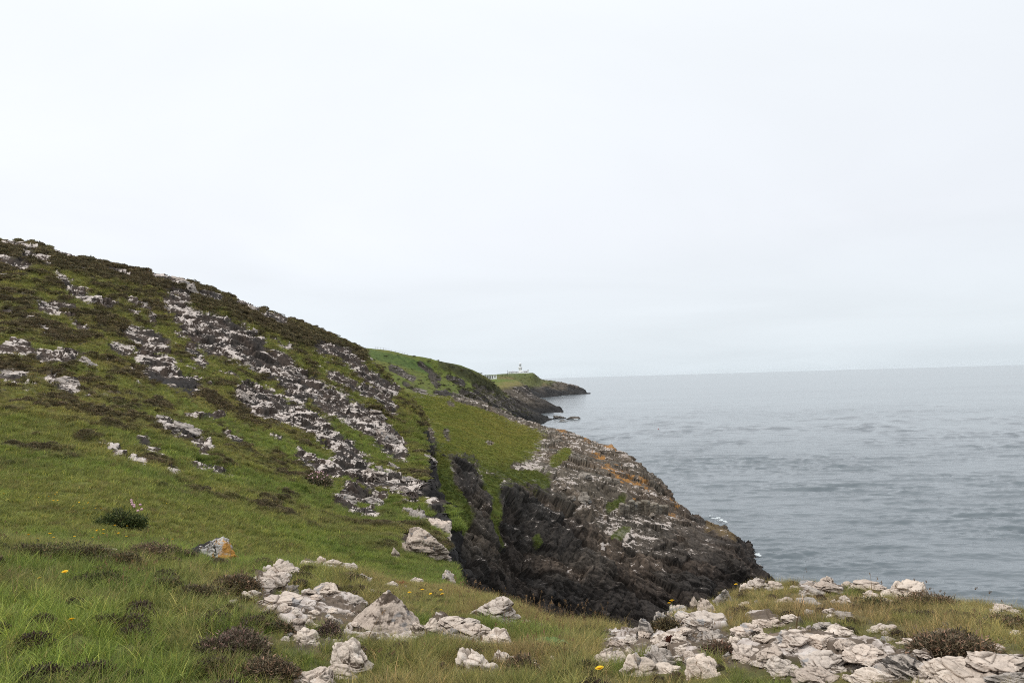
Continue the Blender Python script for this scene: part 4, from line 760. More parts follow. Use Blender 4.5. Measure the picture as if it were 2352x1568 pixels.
 (1924, 1955, 1362, 1389, 'r', 'n', 12, 'upright rounded stone in dry grass right of the crest cluster'), (1908, 1924, 1372, 1388, 'r', 'n', 12, None), (1928, 1960, 1329, 1344, 'r', 'n', 12, None),
 (1958, 2034, 1335, 1358, 's', 'n', 12, 'long thin pale ledge on the knoll crest against the sea'), (1976, 2020, 1354, 1382, 's', 'n', 12, 'slanting rock below the long thin ledge'), (2016, 2048, 1370, 1384, 's', 'w', 12, None),
 (2028, 2128, 1346, 1370, 's', 'w', 12, 'longest white ledge on the skyline, left of the purple heather'),
 (2280, 2346, 1380, 1418, 'r', 'n', 12, 'rock split by a dark crack standing alone at the right edge against the sea'),
 (1888, 1922, 1394, 1411, 'r', 'n', 12, 'small stone with yellow green lichen on the middle of the knoll'), (1896, 1914, 1410, 1422, 's', 'w', 12, None), (1916, 1964, 1406, 1424, 's', 'g', 12, None), (1848, 1872, 1396, 1412, 's', 'g', 12, None),
 (1994, 2042, 1422, 1452, 'r', 'w', 12, 'pale pointed stone alone in the brown grass of the knoll'), (2030, 2056, 1430, 1446, 'r', 'n', 12, None), (1866, 1908, 1420, 1448, 'r', 'g', 12, 'grey rounded rock left of the white humped rock on the knoll'), (1896, 1956, 1434, 1460, 's', 'w', 12, 'white humped rock with a rusty side on the knoll'),
 (2018, 2054, 1454, 1474, 'r', 'n', 12, None), (2068, 2136, 1470, 1492, 's', 'w', 12, 'low white stone with grass in front, above the big round boulder of the bottom band'),
 (1840, 1956, 1484, 1548, 'r', 'n', 12, 'wide mottled rock in the middle of the bottom rock band'), (1942, 2028, 1478, 1516, 'r', 'n', 12, 'broken rock behind the big round boulder in the bottom band'), (2016, 2138, 1488, 1552, 'r', 'g', 12, 'big round buff boulder of the bottom rock band'),
 (2126, 2240, 1506, 1562, 's', 'w', 12, 'long sloping pale slab right of the big round boulder'), (2226, 2340, 1514, 1556, 's', 'n', 12, 'mossy streaked slab at the right of the bottom rock band'), (2292, 2372, 1488, 1536, 'r', 'n', 12, 'dark sided rock cut by the right edge of the frame'),
 (1952, 2058, 1530, 1570, 'r', 'w', 12, 'white streaked rock cut by the bottom edge in the middle of the bottom band'), (1822, 1924, 1536, 1576, 'r', 'n', 12, 'rust stained rock cut by the bottom edge at the left of the bottom band'), (2090, 2144, 1542, 1576, 'r', 'n', 12, 'knobbly rock cut by the bottom edge under the big round boulder'), (2140, 2288, 1546, 1584, 's', 'w', 12, 'long pale rock cut by the bottom edge under the long sloping slab'), (2270, 2372, 1542, 1584, 'r', 'g', 12, 'mossy grey rock in the bottom right corner of the frame'),
 (1726, 1776, 1500, 1530, 'r', 'n', 12, None), (1700, 1730, 1504, 1526, 's', 'n', 12, None), (1918, 1960, 1464, 1484, 's', 'n', 12, None), (1980, 2010, 1512, 1532, 'r', 'w', 12, None), (1900, 1946, 1524, 1548, 'r', 'w', 12, None), (2104, 2136, 1496, 1516, 's', 'n', 12, None),
]
ROCKS += [(818, 862, 1446, 1474, 'r', 'n', 12, 'small block against the left foot of the big ribbed pyramid rock'), (900, 948, 1452, 1478, 's', 'n', 12, 'low plate of rock in front of the big ribbed pyramid rock'), (1128, 1184, 1486, 1530, 's', 'n', 12, 'broken rock along the right side of the long diagonal slab'), (1008, 1052, 1458, 1484, 's', 'n', 12, 'low rock left of the long diagonal slab, behind the heather')]
g_ = np.random.default_rng(77)
for (xa, xb, ya, yb, k_) in ((590, 740, 1330, 1480, 12), (740, 870, 1360, 1430, 7), (980, 1180, 1430, 1540, 9), (1380, 1640, 1450, 1550, 11), (1690, 2330, 1440, 1560, 19)):
    for _ in range(k_):
        x_, y_, s_ = g_.uniform(xa, xb), g_.uniform(ya, yb), g_.uniform(12, 30); ROCKS.append((x_, x_ + s_, y_, y_ + s_ * 0.62, 'rsk'[g_.integers(3)], 'nngw'[g_.integers(4)], 12, None))
rock_foot = []
for i, (x0, x1, y0, y1, kd, mt, rmax, label) in enumerate(ROCKS):
    wpx = x1 - x0; xc = (x0 + x1) / 2
    yb = y1 - min(0.10 * wpx, 0.3 * (y1 - y0))
    p, R = NEAR.hit(xc, yb, 2.0, rmax if rmax <= 12 else rmax)
    dist = (p - Vector((0, 0, EYE))).length
    w = wpx * dist / F * (1.04 if rmax <= 12 else 1.0); t_e = th_e(xc, yb); top_e = th_e(xc, y0)
    h = max((float(top_e[1]) - (p.z - EYE) / R) * R, 0.28 * w) if rmax <= 12 else max((y1 - y0) * dist / F * 0.9, 0.3 * w)
    d = w * (0.85 if kd != 's' else 0.95)
    sub = 6 if wpx > 60 else (5 if wpx > 28 else 4)
    if rmax <= 12: h = h * (0.79 if kd != 'p' else 0.94)
    kd = 'k' if (kd == 'p' and wpx < 120) else kd
    ob = link('rock', rock_mesh(100 + i + (61 if mt == 'o' else 0), w, d, h * (1.25 if mt == 'o' else 1), sub, kd, rng.uniform(-0.5, 0.5)), MATS[mt])
    ob.location = p; ob.location.z -= 0.02 * w
    if mt == 'o': ob.location.z += 0.02
    tag(ob, label or 'small stone with no mark of its own among the larger rocks of the foreground', 'rock', G_ROCK if label else 'small stones between the foreground rocks')
    rock_foot.append((p.x, p.y, w * 0.5, d * 0.5))

# loose rocks bedded in the outcrops of the hillside: copies of a few blocks
protos = []
for k in range(8):
    protos.append(rock_mesh(900 + k, 1.0, 0.8, 0.5, 5, 'rsrkrsrk'[k], 0))
    protos[-1].materials.append(M_rockhill)
wgt = NEAR.area * (NEAR.rock > 0.6) * ((NEAR.r > 24) & (NEAR.r < 100)) / np.maximum(NEAR.r, 20)
wgt *= (NEAR.n[:, 2] > 0.6) & (NEAR.px > -20) & (NEAR.px < 1010)
sel = rng.choice(len(wgt), 65, replace=False, p=wgt / wgt.sum())
for k, i in enumerate(sel):
    ob = link('rock', protos[k % 8]); s = (0.35 + 0.75 * rng.random() ** 1.6) * (0.6 + NEAR.r[i] / 80)
    ob.location = Vector(NEAR.co[i]) - Vector((0, 0, 0.05 * s)); ob.scale = (s * rng.uniform(0.8, 1.4), s, s * rng.uniform(0.7, 1.1)); ob.rotation_euler = (rng.uniform(-0.2, 0.2), rng.uniform(0.1, 0.5), rng.uniform(-0.6, 0.6))
    tag(ob, 'pale lichen spotted block bedded in the rock outcrops of the left hillside', 'rock', 'loose blocks in the hillside outcrops')
# blocks on the promontory
protos = []
for k in range(6):
    protos.append(rock_mesh(950 + k, 1.0, 0.9, 0.7, 5, 'rkrsrk'[k], 0)); protos[-1].materials.append(M_rockblock)
wgt = PROM.area * (PROM.rock > 0.7) * (PROM.co[:, 2] > 6) * (PROM.px > 1240) * (PROM.px < 1640) * (PROM.py < 1260)
sel = rng.choice(len(wgt), 70, replace=False, p=wgt / wgt.sum())
for k, i in enumerate(sel[:25]):
    ob = link('rock', protos[k % 6]); s = 0.9 + 1.5 * rng.random() ** 2
    ob.location = Vector(PROM.co[i]) - Vector((0, 0, 0.1 * s)); ob.scale = (s * rng.uniform(0.9, 1.5), s, s * rng.uniform(0.6, 0.9)); ob.rotation_euler = (rng.uniform(-0.3, 0.3), rng.uniform(-0.5, 0), rng.uniform(-0.6, 0.6))
    tag(ob, 'weathered grey brown block on the dark rocky promontory across the cove', 'rock', 'blocks on the dark promontory')
# row of upright joint columns on the promontory face
cm = rock_material('column_rock', (0.10, 0.085, 0.068), (0.21, 0.185, 0.15), (0.36, 0.33, 0.30), -0.05, 0, 0, 0.4)
for k in range(13):
    x = 1425 + k * 8.6; y = 1182 - 10 * math.sin(k / 12 * 3.1)
    p, R = PROM.hit(x, y)
    w = 0.9 + 0.2 * rng.random(); hgt = 1.0 + 0.55 * rng.random()
    bm = bmesh.new(); rings = []
    for lv, (zz_, sc) in enumerate([(-0.8, 1.05), (0.0, 1.0), (hgt * 0.5, 0.97), (hgt * 0.93, 0.92), (hgt, 0.7)]):
        rings.append([bm.verts.new((math.cos(a * 6.283 / 6) * w / 2 * sc * rng.uniform(0.93, 1.07), math.sin(a * 6.283 / 6) * w / 2 * sc * rng.uniform(0.93, 1.07), zz_ + rng.uniform(-.05, .05))) for a in range(6)])
    for a_, b_ in zip(rings[:-1], rings[1:]):
        for q_ in range(6): bm.faces.new((a_[q_], a_[(q_ + 1) % 6], b_[(q_ + 1) % 6], b_[q_]))
    bm.faces.new(rings[-1]); bm.normal_update()
    me = bpy.data.meshes.new('rock_column'); bm.to_mesh(me); bm.free()
    ob = link('rock_column', me, cm); ob.location = p; ob.rotation_euler = (0.22, rng.uniform(-.06, .06), rng.random())
    tag(ob, 'upright brownish stone column in the short row on the promontory face', 'rock', 'row of stone columns on the promontory')
# skerries
for (x0, x1, y0, y1, hgt, label) in [(1270, 1300, 954.5, 962, 2.6, 'dark sea rock touching the shore, left part of the low reef off the far hill'), (1294, 1338, 956.5, 963.5, 2.2, 'longest low dark sea rock lying off the far hill'), (1281, 1307, 963.5, 969, 1.5, 'small flat dark sea rock nearest to us off the far hill'), (1285, 1294.5, 945, 948.5, 1.2, 'tiny dark sea rock off the rocky point')]:
    p, R = sea_point((x0 + x1) / 2, y1 - 1.5); w = (x1 - x0) * R / F
    ob = link('sea_rock', rock_mesh(int(x0), w, w * 0.7, hgt, 5, 'k', 0), M_rockdark); ob.location = p; ob.location.z = -0.3
    tag(ob, label, 'sea rock')

# ------------------------------------------------------------------ foam where the swell meets the rock
mf, t_, o_ = new_mat('sea_foam'); bsdf(t_, o_, (0.62, 0.66, 0.67), 0.7, 0.2)
fv = []; ff = []
for (xa, ya, xb, yb, wid) in [(1632, 1192, 1660, 1197, 9), (1655, 1196, 1676, 1205, 6), (1722, 1262, 1733, 1272, 8), (1730, 1274, 1752, 1283, 6), (1702, 1232, 1712, 1244, 3), (1716, 1254, 1724, 1264, 5), (1740, 1296, 1760, 1312, 2), (1300, 963.5, 1340, 963.2, 1.0), (1282, 969, 1308, 968, .9), (1290, 941, 1293, 944, 1), (1270, 968, 1281, 966, 1), (1233, 914, 1246, 913.6, .7), (1290, 909.5, 1310, 907.8, .4)]:
    ra, rb = sea_point(xa, ya), sea_point(xb, yb); A, B = np.array(ra[0]), np.array(rb[0]); wr = wid * ra[1] / F * 2.2
    wy = wr * max(1.0, ra[1] / 60)
    n = 60; u, v_ = np.meshgrid(np.linspace(-0.1, 1.1, n), np.linspace(-1, 1, n))
    pts = A + (B - A) * u.ravel()[:, None]; pts[:, 1] += v_.ravel() * wy; pts[:, 0] += v_.ravel() * wr * 0.3
    nf = gn_fields(pts * 1.0, [('noise', 18.0 / ra[1] * 6, 6, 0.7, 3)])[0]
    keep = nf - 0.20 * np.abs(v_.ravel())**1.5 - 0.25 * np.maximum(np.abs(u.ravel() - .5) - .45, 0) * 5 > 0.49
    pts[:, 2] = 0.30 + (nf - 0.5) * 1.0
    qd = grid_quads(n, n); kq = keep[qd].all(1)
    base = sum(len(a) for a in fv); fv.append(pts); ff.append(qd[kq] + base)
me = mesh_np('sea_foam', np.vstack(fv), np.vstack(ff)); tag(link('sea_foam', me, mf), 'white foam where the swell breaks on the rocks', kind='stuff')
# ------------------------------------------------------------------ buildings on the far headland
class MB:
    def __init__(s): s.v = []; s.f = []
    def box(s, x0, x1, y0, y1, z0, z1, taper=0.0):
        b = len(s.v); cx, cy = (x0 + x1) / 2, (y0 + y1) / 2
        for z, k in ((z0, 1.0), (z1, 1.0 - taper)):
            for x, y in ((x0, y0), (x1, y0), (x1, y1), (x0, y1)): s.v.append((cx + (x - cx) * k, cy + (y - cy) * k, z))
        s.f += [(b, b+3, b+2, b+1), (b+4, b+5, b+6, b+7)] + [(b+i, b+(i+1) % 4, b+4+(i+1) % 4, b+4+i) for i in range(4)]
        return s
    def lathe(s, prof, n=28, x=0, y=0):
        b = len(s.v); k = len(prof)
        for r_, z in prof:
            for i in range(n): s.v.append((x + r_ * math.cos(6.28318 * i / n), y + r_ * math.sin(6.28318 * i / n), z))
        for j in range(k - 1):
            for i in range(n): s.f.append((b+j*n+i, b+j*n+(i+1) % n, b+(j+1)*n+(i+1) % n, b+(j+1)*n+i))
        s.f.append(tuple(b+i for i in reversed(range(n)))); s.f.append(tuple(b+(k-1)*n+i for i in range(n)))
        return s
    def tube(s, a, c, r0, r1=None, n=6):
        r1 = r0 if r1 is None else r1; a = Vector(a); c = Vector(c); d = (c - a).normalized(); u = d.orthogonal().normalized(); w = d.cross(u); b = len(s.v)
        for p, r_ in ((a, r0), (c, r1)):
            for i in range(n): s.v.append(tuple(p + u * r_ * math.cos(6.28318*i/n) + w * r_ * math.sin(6.28318*i/n)))
        for i in range(n): s.f.append((b+i, b+(i+1) % n, b+n+(i+1) % n, b+n+i))
        s.f.append(tuple(b+i for i in reversed(range(n)))); s.f.append(tuple(b+n+i for i in range(n)))
        return s
    def quad(s, *p):
        b = len(s.v); s.v += [tuple(x) for x in p]; s.f.append(tuple(range(b, b + len(p)))); return s
    def build(s, name, mat, parent=None, smooth=False):
        me = bpy.data.meshes.new(name); me.from_pydata(s.v, [], s.f); me.update()
        if smooth:
            for p in me.polygons: p.use_smooth = len(p.vertices) == 4
        return link(name, me, mat, parent)
def empty(name, loc, rz=0.0):
    o = bpy.data.objects.new(name, None); COL.objects.link(o); o.location = loc; o.rotation_euler = (0, 0, rz); o.empty_display_size = 0.3; return o
def at(px, py, r):
    t, e = (float(v) for v in th_e(px, py)); return Vector((r * math.sin(t), r * math.cos(t), EYE + e * r)), -t

white = plain('white_paint', (0.88, 0.88, 0.87), 0.6, 0.3, 0.03, 0.6)
offwhite = plain('aged_white_paint', (0.74, 0.73, 0.71), 0.6, 0.3, 0.05, 0.6)
roofm = plain('roof_slate', (0.50, 0.47, 0.49), 0.7, 0.3, 0.08, 0.8)
darkm = plain('dark_fill', (0.035, 0.04, 0.045), 0.3, 0.5, 0.2, 1.0)
winm = plain('window_glass', (0.16, 0.18, 0.19), 0.12, 0.5, 0.2, 1.0)
woodm = plain('weathered_wood', (0.12, 0.105, 0.085), 0.8, 0.2, 0.2, 4.0)
metalm = plain('grey_metal', (0.22, 0.22, 0.22), 0.5, 0.4, 0.1, 2.0)
lensm = plain('lens_glass', (0.30, 0.32, 0.32), 0.15, 0.5, 0.3, 2.0)
glassm, t_, o_ = new_mat('lantern_glass')
tr_ = N(t_, 'ShaderNodeBsdfTransparent'); gl_ = N(t_, 'ShaderNodeBsdfGlossy'); gl_.inputs['Roughness'].default_value = 0.03; mx_ = N(t_, 'ShaderNodeMixShader'); mx_.inputs[0].default_value = 0.18
t_.links.new(tr_.outputs[0], mx_.inputs[1]); t_.links.new(gl_.outputs[0], mx_.inputs[2]); t_.links.new(mx_.outputs[0], o_.inputs['Surface'])

D0 = 1322.0
p0, rz0 = at(1195.3, 857.2, D0)
lh = empty('lighthouse', p0, rz0); tag(lh, 'round white lighthouse tower with a domed lantern on top of the far grassy headland', 'lighthouse')
MB().lathe([(3.35, -2.5), (3.3, 0.6), (2.95, 1.2), (2.62, 8.1), (3.1, 8.5)]).build('tower', white, lh, True)
MB().lathe([(3.45, 8.5), (3.45, 8.85), (3.32, 8.85), (3.32, 8.55)]).build('gallery', offwhite, lh, True)
rl = MB()
for k in range(16):
    a = k / 16 * 6.28318; rl.tube((3.35*math.cos(a), 3.35*math.sin(a), 8.85), (3.35*math.cos(a), 3.35*math.sin(a), 9.9), 0.035)
    a2 = (k + 1) / 16 * 6.28318
    for z in (9.4, 9.9): rl.tube((3.35*math.cos(a), 3.35*math.sin(a), z), (3.35*math.cos(a2), 3.35*math.sin(a2), z), 0.03)
rl.build('railing', white, lh)
ln = MB().lathe([(2.45, 8.6), (2.45, 10.5), (2.3, 10.55)]).build('lantern_base', white, lh, True)
MB().lathe([(2.2, 10.56), (2.2, 15.15)], 24).build('lantern_glazing', glassm, lh, True)
br = MB()
for k in range(8):
    a = (k + 0.5) / 8 * 6.28318; br.tube((2.24*math.cos(a), 2.24*math.sin(a), 10.5), (2.24*math.cos(a), 2.24*math.sin(a), 15.2), 0.09)
for zb in (12.1, 13.7):
    for k in range(24):
        a, a2 = k / 24 * 6.28318, (k + 1) / 24 * 6.28318; br.tube((2.24*math.cos(a), 2.24*math.sin(a), zb), (2.24*math.cos(a2), 2.24*math.sin(a2), zb), 0.05)
br.build('glazing_bars', white, lh)
MB().lathe([(0.35, 10.6), (0.5, 11.2), (1.15, 11.8), (1.5, 12.9), (1.45, 13.6), (1.0, 14.6), (0.3, 15.0)]).build('lens', lensm, lh, True)
MB().lathe([(0.3, 10.56), (0.3, 10.9)], 12).build('lens_pedestal', metalm, lh)
MB().lathe([(2.5, 15.15), (2.5, 15.35), (2.25, 15.7), (1.5, 16.25), (0.55, 16.6), (0.3, 16.65), (0.38, 17.0), (0.4, 17.2), (0.15, 17.4)]).build('dome', white, lh, True)
for xw in (-2.05, 2.05):
    MB().box(xw - 0.2, xw + 0.2, -2.55, -1.5, 6.4, 7.2).build('window', winm, lh)

ct = empty('keepers_cottage', p0 + Matrix.Rotation(rz0, 3, 'Z') @ Vector((0, 1.5, 0)), rz0)
tag(ct, 'long low white keepers cottage with two chimneys to the left of the lighthouse tower', 'cottage')
MB().box(-19.2, -3.1, -4, 3, -2.5, 2.75).build('wall', white, ct)
rf = MB().box(-19.5, -2.9, -4.3, 3.3, 2.75, 3.25, 0.05).build('roof', roofm, ct)
MB().box(-13.8, -12.3, -1, 0, 3.2, 4.9).box(-13.95, -12.15, -1.15, 0.15, 4.9, 5.1).build('chimney', white, rf)
MB().box(-10.9, -9.7, -1, 0, 3.2, 4.2).box(-11, -9.6, -1.1, .1, 4.2, 4.4).build('chimney', white, rf)
for xz, ww in ((-18.0, 1.0), (-14.3, 1.1), (-12.3, 0.9), (-10.7, 0.5), (-6.3, 1.3)):
    MB().box(xz - ww/2, xz + ww/2, -4.03, -3.5, 0.9, 2.2).build('window', winm, ct)
MB().box(-1.0, 5.2, -6.0, -3.3, -2.5, 2.6).lathe([(2.6, 2.6), (2.3, 3.3), (1.2, 3.7), (0.2, 3.8)], 20, 2.2, -3.9).build('porch_block', white, ct)
c2 = empty('engine_house', p0 + Matrix.Rotation(rz0, 3, 'Z') @ Vector((0, 0.5, 0)), rz0)
tag(c2, 'small white outbuilding with a tall square stack to the right of the lighthouse tower', 'outbuilding')
MB().box(4.4, 12.3, -3.5, 3, -2.5, 3.0).build('wall', offwhite, c2)
MB().box(4.2, 12.2, -3.8, 3.3, 3.0, 3.7, 0.12).build('roof', roofm, c2)
MB().box(11.6, 13.2, -3.7, -2, -2.5, 5.2).box(11.2, 13.6, -4.0, -1.7, 5.2, 5.7).build('stack', offwhite, c2)
for xz, ww, z0_, z1_ in ((7.4, 0.9, 1.6, 2.6), (10.0, 1.8, 1.8, 2.5)): MB().box(xz - ww/2, xz + ww/2, -3.53, -3.0, z0_, z1_).build('window', winm, c2)
wl = empty('boundary_wall', p0 + Matrix.Rotation(rz0, 3, 'Z') @ Vector((0, -7.0, 0)), rz0)
tag(wl, 'low white boundary wall along the brow in front of the lighthouse', 'wall')
MB().box(-20.2, 13.6, -0.25, 0.25, -2.5, 0.95).box(-26.5, -20.5, 0.2, 0.6, -2.8, 0.25).build('wall_panel', white, wl)
MB().box(-20.35, 13.75, -0.32, 0.32, 0.95, 1.08).build('coping', white, wl)

pw, rzw = at(1141.2, 870.4, 950.0); 
wb = empty('fog_signal_building', pw, rzw); tag(wb, 'flat roofed white building with tall dark openings, half hidden behind the far hill', 'building')
b_ = MB().box(-15, -4.0, 1.6, 6, -2, 4.2); b_.box(-4.0, 0, 0, 6, -2, 4.2); b_.build('wall', white, wb)
MB().box(-15.2, 0.2, -0.25, 6.2, 4.2, 4.62).build('roof', white, wb)
for xx in (-14.6, -12.2, -10.0, -7.95, -6.15, -4.35): MB().box(xx - 0.38, xx + 0.38, 0.0, 0.8, 0.65, 4.2).build('pillar', white, wb)
MB().box(-15, -4.0, -0.05, 1.6, -2, 0.65).build('plinth', white, wb)
MB().box(-14.6, -4.2, 1.5, 1.59, 0.65, 4.1).build('opening_shade', darkm, wb)  # dark sheet on the solid back wall, shade between the pillars as colour
for xx in (-2.75, -1.25): MB().box(xx - 0.36, xx + 0.36, -0.03, 0.5, 2.1, 3.7).build('window', darkm, wb)

pp, R_ = ISLE.hit(1166.2, 863.8)
up = empty('utility_pole', pp - Vector((0, 0, 0.4)), -math.atan2(pp.x, pp.y)); tag(up, 'thin dark utility pole on the slope left of the lighthouse', 'utility pole')
MB().tube((0, 0, -0.5), (0, 0, 9.8), 0.24, 0.16, 8).build('pole', woodm, up)
MB().box(-1.0, 1.0, -0.12, 0.12, 9.0, 9.25).build('crossarm', woodm, up)
MB().box(-0.95, -0.25, -0.4, 0.4, 2.6, 5.4).build('transformer', metalm, up)
iw = MB()
for xx in (-0.9, 0.0, 0.9): iw.lathe([(0.09, 9.25), (0.12, 9.4), (0.06, 9.55)], 8, xx, 0)
iw.build('insulator', metalm, up)

# fence on the skyline of the far hill
pts = [HILL.hit(x, y + 1.0)[0] for x, y in ((862, 800), (868, 800.5), (874, 801), (880, 802), (886, 803.5), (893, 806), (900, 807.5), (908, 809), (916, 810.5), (923, 812), (930, 814), (937, 815.5))]
fn = empty('wire_fence', pts[0]); tag(fn, 'weathered post and wire fence along the brow of the green far hill', 'fence')
for p in pts:
    q_ = p - pts[0]; MB().tube(q_ + Vector((0, 0, -0.3)), q_ + Vector((0, 0, 1.15)), 0.055, 0.05).build('fence_post', woodm, fn)
fw = MB()
for a_, c_ in zip(pts[:-1], pts[1:]):
    for z in (0.45, 0.8, 1.08): fw.tube(a_ - pts[0] + Vector((0, 0, z)), c_ - pts[0] + Vector((0, 0, z)), 0.012, None, 4)
fw.build('wire', metalm, fn)
# float on the water
pb, R_ = sea_point(1512, 985.5)
by = empty('fishing_float', pb); tag(by, 'tiny pinkish red fishing float bobbing on open water right of the promontory', 'float')
MB().lathe([(0.08, -0.3), (0.28, -0.05), (0.34, 0.2), (0.26, 0.42), (0.08, 0.52)], 14).build('buoy_body', plain('float_red', (0.60, 0.28, 0.26), 0.5), by, True)
MB().tube((0, 0, 0.5), (0, 0, 0.72), 0.03).build('float_stick', metalm, by)

# ------------------------------------------------------------------ plants: tuft meshes
def blades(n, rad, hgt, wid, seed, lean=0.55, segs=3, spread=1.0, upright=0.0):
    g = np.random.default_rng(seed); V = []; Fq = []; bv = []; tp = []
    for _ in range(n):
        a = g.random() * 6.283; rr = rad * math.sqrt(g.random()); bx, by_ = rr * math.cos(a), rr * math.sin(a)
        a2 = a + g.normal() * 0.9; L = hgt * (0.55 + 0.6 * g.random()); ln_ = lean * (0.3 + g.random()) * (1 - upright); w = wid * (0.7 + 0.6 * g.random())
        fa = g.random() * 3.1416; fx, fy = math.cos(fa), math.sin(fa); r_ = g.random(); b0 = len(V)
        for k in range(segs + 1):
            s = k / segs; out = ln_ * L * s ** 1.6; z = L * (s - 0.32 * ln_ * s * s) - 0.01; ww = w * (1 - s * 0.85) / 2
            cx, cy = bx + math.cos(a2) * out + 0.10 * L * s * s, by_ + math.sin(a2) * out
            V += [(cx - fx * ww, cy - fy * ww, z), (cx + fx * ww, cy + fy * ww, z)]; bv += [r_, r_]; tp += [s, s]
        for k in range(segs): Fq.append((b0 + 2*k, b0 + 2*k + 1, b0 + 2*k + 3, b0 + 2*k + 2))
    return np.array(V), np.array(Fq), np.array(bv), np.array(tp)
def leaf_dome(n, rad, hgt, size, seed, flat=0.5):
    g = np.random.default_rng(seed); V = []; Fq = []; bv = []; tp = []
    for _ in range(n):
        d = g.normal(size=3); d /= np.linalg.norm(d); d[2] = abs(d[2]); k = 0.55 + 0.45 * g.random() ** 0.6
        c = d * np.array([rad, rad, hgt]) * k
        u = d * 0.9 + g.normal(size=3) * 0.5; u /= np.linalg.norm(u); v = np.cross(u, g.normal(size=3)); v /= np.linalg.norm(v)
        L = size * (0.6 + 0.9 * g.random()); w = L * 0.22; b0 = len(V); r_ = g.random()
        V += [c - v * w, c + v * w, c + v * w * 0.5 + u * L, c - v * w * 0.5 + u * L]; Fq.append((b0, b0+1, b0+2, b0+3)); bv += [r_] * 4; tp += [0, 0, .6, .6]
    return np.array(V), np.array(Fq), np.array(bv), np.array(tp)
def tuft_obj(name, data, mat, coll):
    V, Fq, bv, tp = data; me = mesh_np(name, V, Fq); set_attr(me, 'bv', bv); set_attr(me, 'tip', tp); me.materials.append(mat)
    o = bpy.data.objects.new(name, me); coll.objects.link(o); return o
def scatter(name, label, coll, P, scl, rot, idx, col):
    me = bpy.data.meshes.new(name); me.vertices.add(len(P)); me.vertices.foreach_set('co', np.ascontiguousarray(P, np.float32).ravel())
    set_attr(me, 'tcol', col); set_attr(me, 'scl', scl)
    a = me.attributes.new('idx', 'INT', 'POINT'); a.data.foreach_set('value', idx.astype(np.int32))
    a = me.attributes.new('rot', 'FLOAT_VECTOR', 'POINT'); a.data.foreach_set('vector', np.ascontiguousarray(rot, np.float32).ravel())
    o = link(name, me)
    ng = bpy.data.node_groups.new(name, 'GeometryNodeTree')
    ng.interface.new_socket('Geometry', in_out='INPUT', socket_type='NodeSocketGeometry'); ng.interface.new_socket('Geometry', in_out='OUTPUT', socket_type='NodeSocketGeometry')
    gi = ng.nodes.new('NodeGroupInput'); go = ng.nodes.new('NodeGroupOutput'); ip = ng.nodes.new('GeometryNodeInstanceOnPoints')
    ci = ng.nodes.new('GeometryNodeCollectionInfo'); ci.inputs['Collection'].default_value = coll; ci.inputs['Separate Children'].default_value = True; ci.inputs['Reset Children'].default_value = True
    def na(nm, dt):
        n = ng.nodes.new('GeometryNodeInputNamedAttribute'); n.data_type = dt; n.inputs['Name'].default_value = nm; return n.outputs['Attribute']
    ng.links.new(gi.outputs[0], ip.inputs['Points']); ng.links.new(ci.outputs[0], ip.inputs['Instance']); ip.inputs['Pick Instance'].default_value = True
    ng.links.new(na('idx', 'INT'), ip.inputs['Instance Index']); ng.links.new(na('rot', 'FLOAT_VECTOR'), ip.inputs['Rotation']); ng.links.new(na('scl', 'FLOAT'), ip.inputs['Scale'])
    ng.links.new(ip.outputs[0], go.inputs[0])
    md = o.modifiers.new('scatter', 'NODES'); md.node_group = ng
    tag(o, label, kind='stuff'); return o
cg = bpy.data.collections.new('tufts')      # names sort in order: index 0..
for k in range(4): tuft_obj('t%02d_grass' % k, blades(50, 0.085, 0.16, 0.0062, k, 0.85), M_grass, cg)               # 0-3 fine near grass
for k in range(2): tuft_obj('t%02d_dry' % (4 + k), blades(40, 0.07, 0.22, 0.0034, 40 + k, 0.6), M_grass, cg)         # 4-5 wispy
for k in range(2): tuft_obj('t%02d_heath' % (6 + k), leaf_dome(700, 0.13, 0.10, 0.018, 60 + k), M_heath, cg)         # 6-7 heather
for k in range(3): tuft_obj('t%02d_turf' % (8 + k), blades(44, 0.13, 0.12, 0.011, 80 + k, 1.0, 2), M_grass, cg)     # 8-10 coarse turf
for k in range(2): tuft_obj('t%02d_bush' % (11 + k), leaf_dome(150, 0.17, 0.075, 0.040, 90 + k), M_heath, cg)          # 11-12 coarse heather
stalkm = M_grass
for k in range(3):
    V, Fq, bv, tp = blades(2, 0.01, 0.32, 0.0055, 200 + k, 0.35, 4)
    g = np.random.default_rng(k); tips = V.reshape(-1, 10, 3)[:, 8:].mean(1)
    V2, F2, b2, t2 = leaf_dome(16, 0.0035, 0.020, 0.008, 300 + k)
    VV = [V]; FF = [Fq]; BB = [bv * 0.4 + 0.3]; TT = [tp]; nb = len(V)
    for tpos in tips: VV.append(V2 + tpos - np.array([0, 0, 0.02])); FF.append(F2 + nb); BB.append(b2 * 0.5 + 0.3); TT.append(t2 + 0.2); nb += len(V2)
    tuft_obj('t%02d_stalk' % (13 + k), (np.vstack(VV), np.vstack(FF), np.concatenate(BB), np.clip(np.concatenate(TT), 0, 1)), stalkm, cg)   # 13-15

